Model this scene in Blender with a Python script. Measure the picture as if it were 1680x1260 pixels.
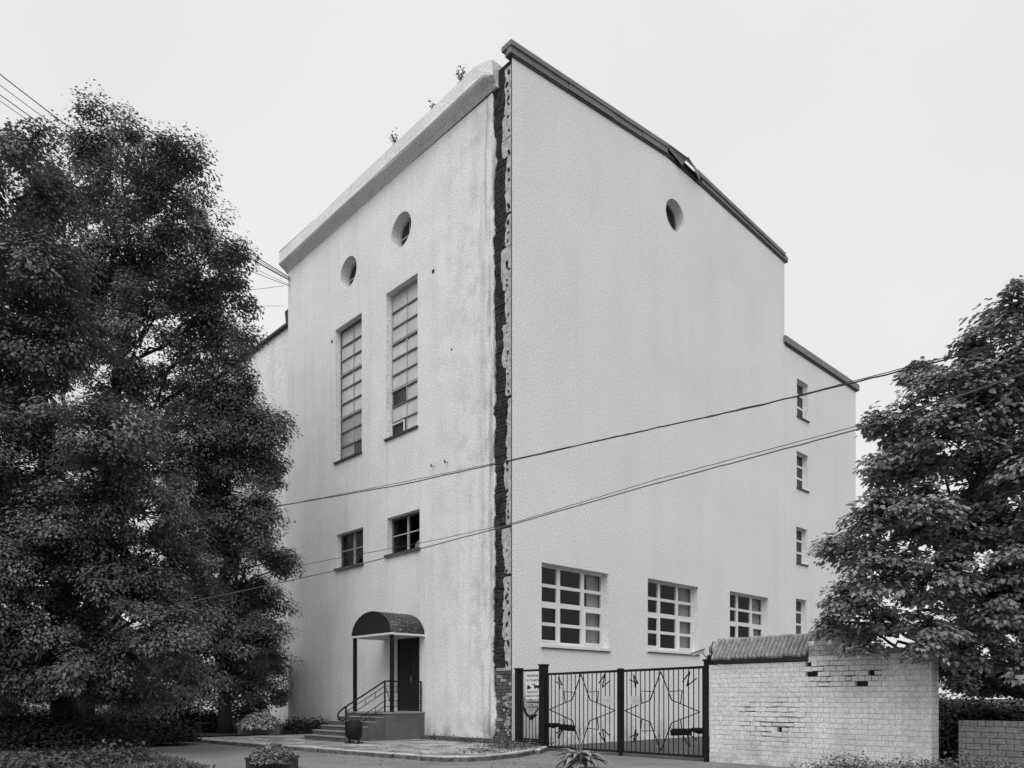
import bpy, math, random
import numpy as np
from mathutils import Vector, Matrix
for o in list(bpy.data.objects): bpy.data.objects.remove(o)
S = bpy.context.scene
COL = S.collection
rnd = random.Random(7)

# ---------------------------------------------------------------- camera, sky, sun, exposure
CAMH, FPX, HZ = 1.45, 1253.0, 1145.0          # eye height, focal length and horizon row in 1680 px units
cd = bpy.data.cameras.new('camera'); cam = bpy.data.objects.new('camera', cd); COL.objects.link(cam)
cam.location = (0, 0, CAMH); cam.rotation_euler = (math.radians(90), 0, 0)
cd.sensor_width = 36; cd.lens = 36 * FPX / 1680; cd.shift_y = (HZ - 630) / 1680
cd.clip_start = 0.1; cd.clip_end = 2000
S.camera = cam
SUN_EL, SUN_AZ = math.radians(54), math.radians(196)     # azimuth clockwise from +Y
w = bpy.data.worlds.new('World'); S.world = w; w.use_nodes = True
nt = w.node_tree; nt.nodes.clear()
out = nt.nodes.new('ShaderNodeOutputWorld'); bg = nt.nodes.new('ShaderNodeBackground')
sky = nt.nodes.new('ShaderNodeTexSky'); sky.sky_type = 'NISHITA'; sky.sun_disc = False
sky.sun_elevation = SUN_EL; sky.sun_rotation = SUN_AZ; sky.dust_density = 6; sky.air_density = 1.0
bw = nt.nodes.new('ShaderNodeRGBToBW')
mixs = nt.nodes.new('ShaderNodeMix'); mixs.data_type = 'FLOAT'
mixs.inputs[0].default_value = 0.88           # even cloud cover over the clear sky
mixs.inputs[3].default_value = 7.55
tcw = nt.nodes.new('ShaderNodeTexCoord'); nz = nt.nodes.new('ShaderNodeTexNoise'); nz.inputs['Scale'].default_value = 2.2; nz.inputs['Detail'].default_value = 5
mr = nt.nodes.new('ShaderNodeMapRange'); mr.inputs[1].default_value = .3; mr.inputs[2].default_value = .7; mr.inputs[3].default_value = 7.3; mr.inputs[4].default_value = 7.85
nt.links.new(tcw.outputs['Generated'], nz.inputs['Vector']); nt.links.new(nz.outputs[0], mr.inputs[0]); nt.links.new(mr.outputs[0], mixs.inputs[3])
nt.links.new(sky.outputs[0], bw.inputs[0]); nt.links.new(bw.outputs[0], mixs.inputs[2])
nt.links.new(mixs.outputs[0], bg.inputs['Color']); nt.links.new(bg.outputs[0], out.inputs[0])
bg.inputs['Strength'].default_value = 0.1
sl = bpy.data.lights.new('sun', 'SUN'); so = bpy.data.objects.new('sun', sl); COL.objects.link(so)
sl.energy = 1.5; sl.angle = math.radians(50); sl.color = (1, 1, 1)
sd = Vector((math.sin(SUN_AZ) * math.cos(SUN_EL), math.cos(SUN_AZ) * math.cos(SUN_EL), math.sin(SUN_EL)))
so.rotation_euler = sd.to_track_quat('Z', 'Y').to_euler()
S.view_settings.view_transform = 'Standard'; S.view_settings.look = 'None'
S.view_settings.exposure = 0.25; S.view_settings.gamma = 1.0; S.view_settings.use_curve_mapping = False
S.render.engine = 'CYCLES'

# ---------------------------------------------------------------- frames and helpers
CORNER = Vector((0, 22, 0)); ANG = math.atan2(1185, 1253)
B = Matrix.Translation(CORNER) @ Matrix.Rotation(ANG, 4, 'Z')     # building frame: +x along the right facade, +y along the left one
def at(px, py, d): return Vector(((px - 840) / FPX * d, d, CAMH + (HZ - py) * d / FPX))
def toB(x, y): v = B.inverted() @ Vector((x, y, 0)); return v.x, v.y

class MB:
    def __init__(s): s.v = []; s.f = []
    def poly(s, pts): n = len(s.v); s.v += [tuple(p) for p in pts]; s.f.append(tuple(range(n, n + len(pts)))); return s
    def box(s, x0, x1, y0, y1, z0, z1):
        n = len(s.v)
        s.v += [(x0,y0,z0),(x1,y0,z0),(x1,y1,z0),(x0,y1,z0),(x0,y0,z1),(x1,y0,z1),(x1,y1,z1),(x0,y1,z1)]
        s.f += [tuple(n + i for i in q) for q in ((0,3,2,1),(4,5,6,7),(0,1,5,4),(1,2,6,5),(2,3,7,6),(3,0,4,7))]; return s
    def bar(s, p, q, wd, ht=None, up=(0,0,1)):
        p = Vector(p); q = Vector(q); ht = ht or wd; d = (q - p).normalized(); up = Vector(up)
        if abs(d.dot(up)) > .95: up = Vector((1,0,0))
        a = d.cross(up).normalized() * wd / 2; b = a.cross(d).normalized() * ht / 2; n = len(s.v)
        for c in (p, q): s.v += [tuple(c - a - b), tuple(c + a - b), tuple(c + a + b), tuple(c - a + b)]
        s.f += [tuple(n + i for i in t) for t in ((0,1,2,3),(7,6,5,4),(0,4,5,1),(1,5,6,2),(2,6,7,3),(3,7,4,0))]; return s
    def tube(s, pts, rad, seg=8, cap=True):
        pts = [Vector(p) for p in pts]; n0 = len(s.v); k = len(pts)
        rad = rad if hasattr(rad, '__len__') else [rad] * k; a = None
        for i, p in enumerate(pts):
            d = (pts[min(i+1,k-1)] - pts[max(i-1,0)]).normalized()
            if a is None: a = d.cross(Vector((0,0,1)) if abs(d.z) < .9 else Vector((1,0,0))).normalized()
            else: a = (a - d * a.dot(d)).normalized()
            b = d.cross(a)
            for j in range(seg):
                t = 2 * math.pi * j / seg; s.v.append(tuple(p + (a * math.cos(t) + b * math.sin(t)) * rad[i]))
        for i in range(k - 1):
            for j in range(seg):
                s.f.append((n0+i*seg+j, n0+i*seg+(j+1)%seg, n0+(i+1)*seg+(j+1)%seg, n0+(i+1)*seg+j))
        if cap: s.f += [tuple(n0 + j for j in range(seg))[::-1], tuple(n0 + (k-1)*seg + j for j in range(seg))]
        return s
    def extrude(s, prof, axis, a0, a1):
        """closed profile of (p,q) swept along axis 0/1/2"""
        n = len(s.v); k = len(prof)
        for a in (a0, a1):
            for p, q in prof: s.v.append({0:(a,p,q), 1:(p,a,q), 2:(p,q,a)}[axis])
        s.f += [tuple(range(n, n+k))[::-1], tuple(range(n+k, n+2*k))]
        s.f += [(n+i, n+(i+1)%k, n+k+(i+1)%k, n+k+i) for i in range(k)]; return s
    def lathe(s, prof, cx, cy, seg=20):
        n = len(s.v); k = len(prof)
        for r, z in prof:
            for j in range(seg): t = 2*math.pi*j/seg; s.v.append((cx + r*math.cos(t), cy + r*math.sin(t), z))
        for i in range(k-1):
            for j in range(seg): s.f.append((n+i*seg+j, n+i*seg+(j+1)%seg, n+(i+1)*seg+(j+1)%seg, n+(i+1)*seg+j))
        s.f += [tuple(n+j for j in range(seg))[::-1], tuple(n+(k-1)*seg+j for j in range(seg))]; return s
    def mesh(s, name, mat, base=(0,0,0), smooth=False):
        m = bpy.data.meshes.new(name); bx, by, bz = base
        m.from_pydata([(x-bx, y-by, z-bz) for x, y, z in s.v], [], s.f); m.materials.append(mat)
        if smooth: m.polygons.foreach_set('use_smooth', [True]*len(m.polygons))
        m.update(); return m

def link(name, data, parent=None):
    o = bpy.data.objects.new(name, data); COL.objects.link(o)
    if parent is not None: o.parent = parent
    return o
def tag(o, label, cat, group=None):
    o['label'] = label; o['category'] = cat
    if group: o['group'] = group
    return o
class Thing:
    """an Empty at a thing's base (in frame fr) that parents its parts"""
    def __init__(s, name, label, cat, base=(0,0,0), fr=B, group=None):
        s.e = link(name, None); s.base = Vector(base); s.fr = fr
        s.e.matrix_world = fr @ Matrix.Translation(s.base); s.e.empty_display_size = .2
        if label: tag(s.e, label, cat, group)
    def part(s, name, mb, mat, parent=None, smooth=False, label=None, bevel=0):
        o = link(name, mb.mesh(name, mat, s.base, smooth), parent or s.e)
        if label: o['label'] = label
        if bevel:
            b = o.modifiers.new('bevel', 'BEVEL'); b.width = bevel; b.segments = 2; b.limit_method = 'ANGLE'
        return o
def single(name, mb, mat, label, cat, base=(0,0,0), fr=B, group=None, smooth=False):
    o = link(name, mb.mesh(name, mat, base, smooth)); o.matrix_world = fr @ Matrix.Translation(Vector(base))
    return tag(o, label, cat, group)
def struct(name, mb, mat, fr=B, kind='structure'):
    o = link(name, mb.mesh(name, mat)); o.matrix_world = fr; o['kind'] = kind; return o
I4 = Matrix.Identity(4)

# ---------------------------------------------------------------- materials (black and white picture: neutral greys)
def mat(name, g, var=.15, scale=3, rough=.8, bump=0, bscale=40, fine=0, fscale=60, spec=.3, metal=0, stretch=(1,1,1), layers=(), world=False):
    m = bpy.data.materials.new(name); m.use_nodes = True; t = m.node_tree; N = t.nodes; L = t.links
    p = N['Principled BSDF']; p.inputs['Roughness'].default_value = rough; p.inputs['Metallic'].default_value = metal
    p.inputs['Specular IOR Level'].default_value = spec
    tc = N.new('ShaderNodeTexCoord')
    if world:                                                   # many small pieces share one continuous pattern
        gp = N.new('ShaderNodeNewGeometry')
        class _T: outputs = {'Object': gp.outputs['Position']}
        tc = _T
    mp = N.new('ShaderNodeMapping'); mp.inputs['Scale'].default_value = stretch
    L.new(tc.outputs['Object'], mp.inputs[0])
    def noise(sc, det=6, src=mp.outputs[0], ro=.6):
        n = N.new('ShaderNodeTexNoise'); n.inputs['Scale'].default_value = sc; n.inputs['Detail'].default_value = det
        n.inputs['Roughness'].default_value = ro; L.new(src, n.inputs['Vector']); return n.outputs[0]
    def ramp(v, a, b, c, d):
        r = N.new('ShaderNodeMapRange'); r.inputs[1].default_value = a; r.inputs[2].default_value = b
        r.inputs[3].default_value = c; r.inputs[4].default_value = d; L.new(v, r.inputs[0]); return r.outputs[0]
    def math2(op, a, b):
        q = N.new('ShaderNodeMath'); q.operation = op
        for i, x in enumerate((a, b)):
            if isinstance(x, (int, float)): q.inputs[i].default_value = x
            else: L.new(x, q.inputs[i])
        return q.outputs[0]
    v = math2('MULTIPLY', g, ramp(noise(scale), .25, .75, 1 - var, 1 + var))
    if fine: v = math2('MULTIPLY', v, ramp(noise(fscale, 3, tc.outputs['Object']), .25, .75, 1 - fine, 1 + fine))
    for f in layers: v = f(N, L, v, tc, noise, ramp, math2)
    L.new(v, p.inputs['Base Color'])
    if bump:
        b = N.new('ShaderNodeBump'); b.inputs['Strength'].default_value = bump; b.inputs['Distance'].default_value = .02
        L.new(noise(bscale, 4, tc.outputs['Object']), b.inputs['Height']); L.new(b.outputs[0], p.inputs['Normal'])
    return m

def sep(N, L, tc):
    s = N.new('ShaderNodeSeparateXYZ'); L.new(tc.outputs['Object'], s.inputs[0]); return s.outputs
def streaks(amt, sx=2.2, thr=(.5, .78)):
    def f(N, L, v, tc, noise, ramp, m2):
        mp = N.new('ShaderNodeMapping'); mp.inputs['Scale'].default_value = (sx, sx, .12); L.new(tc.outputs['Object'], mp.inputs[0])
        return m2('MULTIPLY', v, ramp(noise(1.0, 8, mp.outputs[0]), thr[0], thr[1], 1, 1 - amt))
    return f
def corner_dirt(N, L, v, tc, noise, ramp, m2):
    """flaking and grime beside the stripped corner and along the foot of the left wall"""
    x, y, z = sep(N, L, tc)
    near = ramp(y, .9, 4.4, 1, 0)
    blot = ramp(noise(1.1, 10, ro=.7), .50, .58, 0, 1)
    mp = N.new('ShaderNodeMapping'); mp.inputs['Scale'].default_value = (5, 5, .5); L.new(tc.outputs['Object'], mp.inputs[0])
    drip = ramp(noise(1, 8, mp.outputs[0]), .46, .62, 0, 1)
    v = m2('MULTIPLY', v, m2('SUBTRACT', 1, m2('MULTIPLY', m2('MULTIPLY', near, blot), .17)))
    edge = ramp(y, .75, 1.7, 1, 0)
    v = m2('MULTIPLY', v, m2('SUBTRACT', 1, m2('MULTIPLY', m2('MULTIPLY', edge, drip), .5)))
    chip = ramp(noise(5.5, 6, ro=.65), .66, .69, 0, 1)
    v = m2('MULTIPLY', v, m2('SUBTRACT', 1, m2('MULTIPLY', m2('MULTIPLY', near, chip), .6)))
    foot = m2('MULTIPLY', ramp(z, .1, 1.1, 1, 0), ramp(noise(1.6, 8), .42, .68, 0, 1))
    v = m2('MULTIPLY', v, m2('SUBTRACT', 1, m2('MULTIPLY', foot, .7)))
    return v
def foot_dirt(N, L, v, tc, noise, ramp, m2):
    x, y, z = sep(N, L, tc)
    foot = m2('MULTIPLY', ramp(z, .1, .9, 1, 0), ramp(noise(1.6, 8), .42, .68, 0, 1))
    return m2('MULTIPLY', v, m2('SUBTRACT', 1, m2('MULTIPLY', foot, .5)))
def per_piece(N, L, v, tc, noise, ramp, m2):
    oi = N.new('ShaderNodeObjectInfo'); return m2('MULTIPLY', v, ramp(oi.outputs['Random'], 0, 1, .95, 1.04))
def specks(amount, sc=26, thr=(.68, .72)):
    def f(N, L, v, tc, noise, ramp, m2):
        return m2('ADD', v, m2('MULTIPLY', ramp(noise(sc, 2), thr[0], thr[1], 0, 1), amount))
    return f

M = {}
M['plaster_l'] = mat('old_plaster', .79, .08, .8, .9, .25, 60, .36, 21, layers=(streaks(.15, 2.6), corner_dirt))
M['plaster_r'] = mat('new_render', .77, .05, .35, .9, .25, 60, .32, 21, layers=(streaks(.06, 1.2), foot_dirt))
M['cornice'] = mat('cornice_plaster', .73, .08, .8, .9, .25, 60, .32, 21, layers=(streaks(.15, 3),))
M['metal_grey'] = mat('galvanised_sheet', .17, .2, 2, .5, .1, 20, .05, spec=.4)
M['metal_dark'] = mat('dark_sheet', .05, .3, 4, .6)
M['dark_gap'] = mat('tarry_masonry', .022, .5, 4, .95, .9, 14, .5, 18)
M['adhesive'] = mat('insulation_edge', .46, .4, 6, .95, 1, 22, .5, 26)
M['hole'] = mat('dark_hole', .012, .2, 4, .95)
M['old_brick'] = mat('dark_old_brick', .10, .5, 5, .95, .8, 30, .4, 20)
M['rubble'] = mat('crumbled_mortar', .33, .4, 12, .95, .8, 40)
M['frame_white'] = mat('white_window_frame', .74, .05, 2, .5, fine=.04)
M['frame_grey'] = mat('weathered_steel_bar', .14, .3, 5, .7)
M['frame_pale'] = mat('pale_wooden_frame', .42, .25, 6, .8)
M['pane_pale'] = mat('pale_sky_pane', .6, .16, 1.3, .35, fine=.1, fscale=9, spec=.5)  # opaque pale glass, bright sky reflection put into the grey
M['pane_mid'] = mat('tree_reflection_pane', .33, .25, 1.6, .35, fine=.15, fscale=9, spec=.5)  # darker grey paints the trees reflected in the lower panes
M['pane_dark'] = mat('dark_pane', .025, .4, 1.5, .15, spec=.35)
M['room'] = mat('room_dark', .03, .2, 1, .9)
M['curtain'] = mat('curtain', .42, .3, 6, .9, stretch=(6,6,.4))
M['sill_dark'] = mat('dark_sill', .06, .3, 4, .7)
M['iron'] = mat('black_iron_paint', .013, .4, 6, .6, .2, 60, spec=.15)
M['door'] = mat('dark_door', .02, .3, 3, .6)
M['vinyl'] = mat('dark_canopy_sheet', .028, .3, 4, .5, layers=(specks(.30, 22, (.60, .64)),))
M['vinyl_front'] = mat('dark_canopy_front', .018, .3, 4, .6)
M['trim_white'] = mat('white_trim', .72, .05, 3, .5)
M['soffit'] = mat('canopy_soffit', .5, .1, 3, .7)
M['concrete'] = mat('stained_concrete', .125, .3, 2, .9, .6, 40, .25, 30, layers=(streaks(.35, 5),))
M['tread'] = mat('worn_tread', .26, .25, 3, .9, .4, 40, .2)
def dark_below(N, L, v, tc, noise, ramp, m2):  # kerb colour goes darker just below the top edge
    x, y, z = sep(N, L, tc)
    return m2('MULTIPLY', v, m2('SUBTRACT', 1, m2('MULTIPLY', ramp(z, .085, .112, 1, 0), ramp(noise(6, 5), .3, .6, .62, .85))))
M['kerb'] = mat('kerb_stone', .48, .3, 4, .9, .7, 50, .3, 25, layers=(dark_below,))
M['paving'] = mat('wet_uneven_paving', .30, 1.0, 1.3, .8, .9, 20, .45, 14)
M['asphalt'] = mat('asphalt', .21, .35, .5, .85, .7, 60, .5, 18)
M['yard'] = mat('yard_setts', .07, .5, 1.5, .85, .9, 16, .6, 12)
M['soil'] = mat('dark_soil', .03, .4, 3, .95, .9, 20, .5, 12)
M['ground'] = mat('bare_ground', .05, .4, .5, .95, .5, 10, .3, 8)
M['white_brick'] = mat('whitewashed_brick', .72, .14, 1.4, .9, .6, 45, .28, 20, layers=(streaks(.2, 3), foot_dirt, per_piece), world=True)
M['raw_brick'] = mat('bare_brick', .36, .35, 5, .95, .8, 40, .35, 20, world=True)
M['shade_brick'] = mat('tree_shaded_brick', .19, .25, 3, .95, .7, 40, .35, 22, layers=(per_piece,), world=True)  # darker copy of the white brick, tree shade put into its grey
M['mortar'] = mat('painted_joint', .46, .25, 4, .95, .6, 60)
M['cavity'] = mat('brick_cavity', .035, .3, 4, .95)
M['tile'] = mat('ribbed_roof_tile', .30, .4, 8, .9, .7, 40, .35, 25)
M['sign_white'] = mat('white_sign_plate', .72, .04, 6, .5)
M['sign_grey'] = mat('grey_sign_plate', .34, .08, 6, .5)
M['ink'] = mat('sign_ink', .015, .1, 6, .6)
M['cable'] = mat('cable', .03, .2, 3, .6)
M['cable_pale'] = mat('pale_cable', .10, .2, 3, .5)
M['bark'] = mat('bark', .035, .4, 6, .95, .9, 25, .3, stretch=(1,1,.25))
M['box_wood'] = mat('dark_planter_board', .035, .3, 5, .9, .5, 30)
M['planter_stone'] = mat('grey_planter', .11, .3, 5, .9, .5, 30)
M['far_wall'] = mat('far_wall', .4, .1, 1, .9)

def leafmat(name, g, trans=.25, rough=.45, spec=.45):
    m = bpy.data.materials.new(name); m.use_nodes = True; t = m.node_tree; N = t.nodes; L = t.links
    p = N['Principled BSDF']; p.inputs['Roughness'].default_value = rough; p.inputs['Specular IOR Level'].default_value = spec
    a = N.new('ShaderNodeAttribute'); a.attribute_name = 'tone'
    q = N.new('ShaderNodeMath'); q.operation = 'MULTIPLY'; q.inputs[1].default_value = g; L.new(a.outputs['Fac'], q.inputs[0])
    L.new(q.outputs[0], p.inputs['Base Color'])
    tr = N.new('ShaderNodeBsdfTranslucent'); L.new(q.outputs[0], tr.inputs[0])
    mx = N.new('ShaderNodeMixShader'); mx.inputs[0].default_value = trans
    L.new(p.outputs[0], mx.inputs[1]); L.new(tr.outputs[0], mx.inputs[2]); L.new(mx.outputs[0], N['Material Output'].inputs[0])
    return m
M['leaf_l'] = leafmat('leaf_dark', .165, .22)
M['leaf_r'] = leafmat('leaf_linden', .30, .2)
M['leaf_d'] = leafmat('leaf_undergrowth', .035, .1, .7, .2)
M['leaf_h'] = leafmat('leaf_hedge', .15, .15)
M['leaf_g'] = leafmat('leaf_ground', .075, .15)
M['leaf_hosta'] = leafmat('leaf_hosta', .20, .15)
M['flower'] = leafmat('leaf_flower', .17, .15)
M['flower_pale'] = leafmat('leaf_pale', .42, .1)
M['grass'] = leafmat('grass_blade', .13, .2)

def glass():
    m = bpy.data.materials.new('window_glass'); m.use_nodes = True; t = m.node_tree; N = t.nodes; L = t.links
    N.remove(N['Principled BSDF'])
    tr = N.new('ShaderNodeBsdfTransparent'); tr.inputs[0].default_value = (.8,.8,.8,1)
    gl = N.new('ShaderNodeBsdfGlossy'); gl.inputs['Roughness'].default_value = .03
    mx = N.new('ShaderNodeMixShader'); mx.inputs[0].default_value = .035
    L.new(tr.outputs[0], mx.inputs[1]); L.new(gl.outputs[0], mx.inputs[2]); L.new(mx.outputs[0], N['Material Output'].inputs[0])
    return m
M['glass'] = glass()

# ---------------------------------------------------------------- ground
struct('ground', MB().poly([(-600,-300,-.03),(600,-300,-.03),(600,900,-.03),(-600,900,-.03)]), M['ground'], I4)
struct('road', MB().poly([(-16,-60,0),(30,-60,0),(30,-.35,0),(-16+11.5,-.35,0),(-4.45,60,0),(-16,60,0)]), M['asphalt'])
struct('yard_paving', MB().poly([(.02,-40,.004),(60,-40,.004),(60,0,.004),(.02,0,.004)]), M['yard'])
# raised pavement before the entrance, its kerb stones as parts
KZ = .13
kerb_line = [(-5.75,40),(-5.7,11),(-5.1,4.4),(-4.5,-1.7),(-4.35,-2.4),(-3.9,-2.72),(-3.3,-2.78),(-2.2,-2.6),(-1.2,-2.1),(-.3,-1.45),(.0,-1.25)]
pv = MB(); inner = [(x+.14, y+.0) if y > -2 else (x+.10, y+.12) for x, y in kerb_line]
pv.poly([(x, y, KZ-.012) for x, y in inner] + [(0,40,KZ-.012)])
pave = struct('pavement', pv, M['paving'])
km = MB()
for (x0,y0),(x1,y1) in zip(kerb_line[:-1], kerb_line[1:]):
    L_ = math.hypot(x1-x0, y1-y0); n = max(1, round(L_/1.0)); 
    for i in range(n):
        f0, f1 = i/n + .006, (i+1)/n - .006
        p = Vector((x0+(x1-x0)*f0, y0+(y1-y0)*f0, 0)); q = Vector((x0+(x1-x0)*f1, y0+(y1-y0)*f1, 0))
        d = (q-p).normalized(); nn = Vector((-d.y, d.x, 0)) ; jz = rnd.uniform(-.012,.012); jo = rnd.uniform(-.012,.012)
        if nn.x < 0 and y0 > -2.4: nn = -nn
        mb = MB(); b_ = nn*.15
        pts = [p+nn*jo, q+nn*jo, q+b_, p+b_]
        pts = pts if (pts[1]-pts[0]).cross(pts[2]-pts[1]).z > 0 else pts[::-1]
        prof = [(v.x, v.y) for v in pts]; mb.extrude(prof, 2, -.05, KZ+jz)
        o = link('kerb_stone', mb.mesh('kerb_stone', M['kerb']), pave)
        bv = o.modifiers.new('bevel', 'BEVEL'); bv.width = .018; bv.segments = 2
lawn_pts = [(-16.5,-6),(-9.2,-4),(-8.9,0),(-8.6,3),(-8.9,6.5),(-8.6,9),(-7.6,11.5),(-7.3,14),(-7.2,40),(-40,40),(-40,-6)]
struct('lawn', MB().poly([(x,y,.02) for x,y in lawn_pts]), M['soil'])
struct('planting_bed', MB().poly([(-5.6,9.8,KZ+.03),(0,9.8,KZ+.03),(.5,40,KZ+.03),(-5.6,40,KZ+.03)]), M['soil'])

# ---------------------------------------------------------------- the building
bld = Thing('apartment_building', 'tall plain white plastered building with a stripped dark corner and round attic windows', 'building')
def facade(axis, u0, u1, z0, z1, rects, circs, depth, sgn_in=1):
    """wall face with openings. axis 'l': plane x=0, u along y; axis 'r': plane y=0, u along x; depth goes inwards"""
    P = (lambda u, z, d=0: (d, u, z)) if axis == 'l' else (lambda u, z, d=0: (u, d, z))
    mb = MB(); us = {u0, u1}; zs = {z0, z1}
    for a, b, c, d in rects: us |= {a, b}; zs |= {c, d}
    for cu, cz, r in circs: us |= {cu-r*1.2, cu+r*1.2}; zs |= {cz-r*1.2, cz+r*1.2}
    us = sorted(us); zs = sorted(zs); flip = axis == 'l'
    def q(pts): mb.poly(pts[::-1] if flip else pts)
    for i in range(len(us)-1):
        for j in range(len(zs)-1):
            um, zm = (us[i]+us[i+1])/2, (zs[j]+zs[j+1])/2
            if any(a < um < b and c < zm < d for a,b,c,d in rects): continue
            if any(abs(um-cu) < r*1.2 and abs(zm-cz) < r*1.2 for cu,cz,r in circs): continue
            q([P(us[i],zs[j]),P(us[i+1],zs[j]),P(us[i+1],zs[j+1]),P(us[i],zs[j+1])])
    for a,b,c,d in rects:
        q([P(a,c),P(a,d),P(a,d,depth),P(a,c,depth)][::1]); q([P(b,c),P(b,c,depth),P(b,d,depth),P(b,d)])
        q([P(a,d),P(b,d),P(b,d,depth),P(a,d,depth)]); q([P(a,c),P(a,c,depth),P(b,c,depth),P(b,c)])
    for cu,cz,r in circs:
        n = 40; R = r*1.2
        def sq(t):
            c, s = math.cos(t), math.sin(t); k = R/max(abs(c),abs(s)); return cu+c*k, cz+s*k
        for i in range(n):
            t0, t1 = 2*math.pi*i/n, 2*math.pi*(i+1)/n
            c0 = (cu+r*math.cos(t0), cz+r*math.sin(t0)); c1 = (cu+r*math.cos(t1), cz+r*math.sin(t1))
            q([P(*c0),P(*sq(t0)),P(*sq(t1)),P(*c1)])
            q([P(*c0),P(*c1),P(*c1,depth+.1),P(*c0,depth+.1)])
    return mb
TALL = [(7.95,9.8,10.42,15.47),(4.55,6.4,10.47,15.54)]
SMALL = [(7.86,9.72,6.36,7.65),(4.44,6.33,6.42,7.70)]
DOOR = (4.45,5.95,1.0,3.48)
ROUNDL = [(8.87,17.3,.57),(5.49,17.37,.58)]
WR = [(1.22,4.35,3.06,5.51),(6.47,9.6,3.14,5.6),(11.83,14.9,3.18,5.67)]
WW = [(17.46,18.55,14.02,15.69),(17.44,18.52,10.83,12.45),(17.40,18.45,7.47,9.08),(17.36,18.4,4.22,5.87)]
ROUNDR = [(8.1,18.86,.56)]
bld.part('left_wall', facade('l', .84, 13.6, 0, 19.35, TALL+SMALL+[DOOR], ROUNDL, .30), M['plaster_l'])
mb = facade('r', 0, 16.3, 0, 19.8, WR, ROUNDR, .34)
mb.poly([(0,0,19.8),(16.3,0,19.8),(16.3,0,20.5),(8,0,20.86),(0,0,19.98)])
bld.part('right_wall', mb, M['plaster_r'])
bld.part('side_wing_wall', facade('r', 16.304, 23.73, 0, 16.9, WW, [], .30), M['plaster_r'])
# body behind the facades: end walls and roof
bd = MB()
bd.poly([(16.3,0,0),(16.3,13.6,0),(16.3,13.6,20.3),(16.3,0,20.5)]).poly([(0,13.6,0),(0,13.6,19.4),(16.3,13.6,20.3),(16.3,13.6,0)])
bd.poly([(23.73,0,0),(23.73,10,0),(23.73,10,16.9),(23.73,0,16.9)]).poly([(16.3,10,0),(16.3,10,16.9),(23.73,10,16.9),(23.73,10,0)])
bld.part('rear_wall', bd, M['plaster_r'])
rf = MB(); rf.poly([(.1,.1,19.9),(8,.1,20.95),(8,13.5,20.95),(.1,13.5,19.9)]).poly([(8,.1,20.95),(16.3,.1,20.55),(16.3,13.5,20.55),(8,13.5,20.95)])
rf.poly([(16.35,.05,17.0),(23.7,.05,17.0),(23.7,10,17.0),(16.35,10,17.0)])
bld.part('roof', rf, M['metal_dark'])
# cornice along the left facade with a broken end at the corner
co = MB(); prof = [(.0,19.20),(-.10,19.30),(-.33,19.42),(-.37,19.47),(-.36,19.58),(-.34,19.95),(.35,19.95),(.35,19.20)]
ys = [.64,.86,1.3,2.2,4,6,8,10,12,13.72]; n0 = len(prof); r2 = random.Random(3)
for i, y in enumerate(ys):
    for k, (x, z) in enumerate(prof):
        j = .02 if 0 < i < 9 else 0
        zz = z + r2.uniform(-j, j)*.6 + .24*(1-y/13.6)
        if i == 0 and k in (5,6): zz -= .03
        if i == 1 and k in (5,6): zz -= .10
        if i == 2 and k == 5: zz += .04
        co.v.append((x*(.55 if i == 0 and x < 0 else 1) + (r2.uniform(-j, j)*.4 if k in (3,4,5) else 0), y + (r2.uniform(-.07,.07) if i == 0 else 0), zz))
for i in range(len(ys)-1):
    for k in range(n0): a = i*n0+k; b = i*n0+(k+1)%n0; co.f.append((a, a+n0, b+n0, b))
co.f += [tuple(range(n0)), tuple(range((len(ys)-1)*n0, len(ys)*n0))[::-1]]
cor = bld.part('cornice', co, M['cornice'])
bld.part('roof_flashing', MB().box(-.29,-.05,10.9,13.78,20.005,20.03).box(-.31,-.29,10.9,13.78,19.95,20.03), M['metal_dark'], cor)
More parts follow.
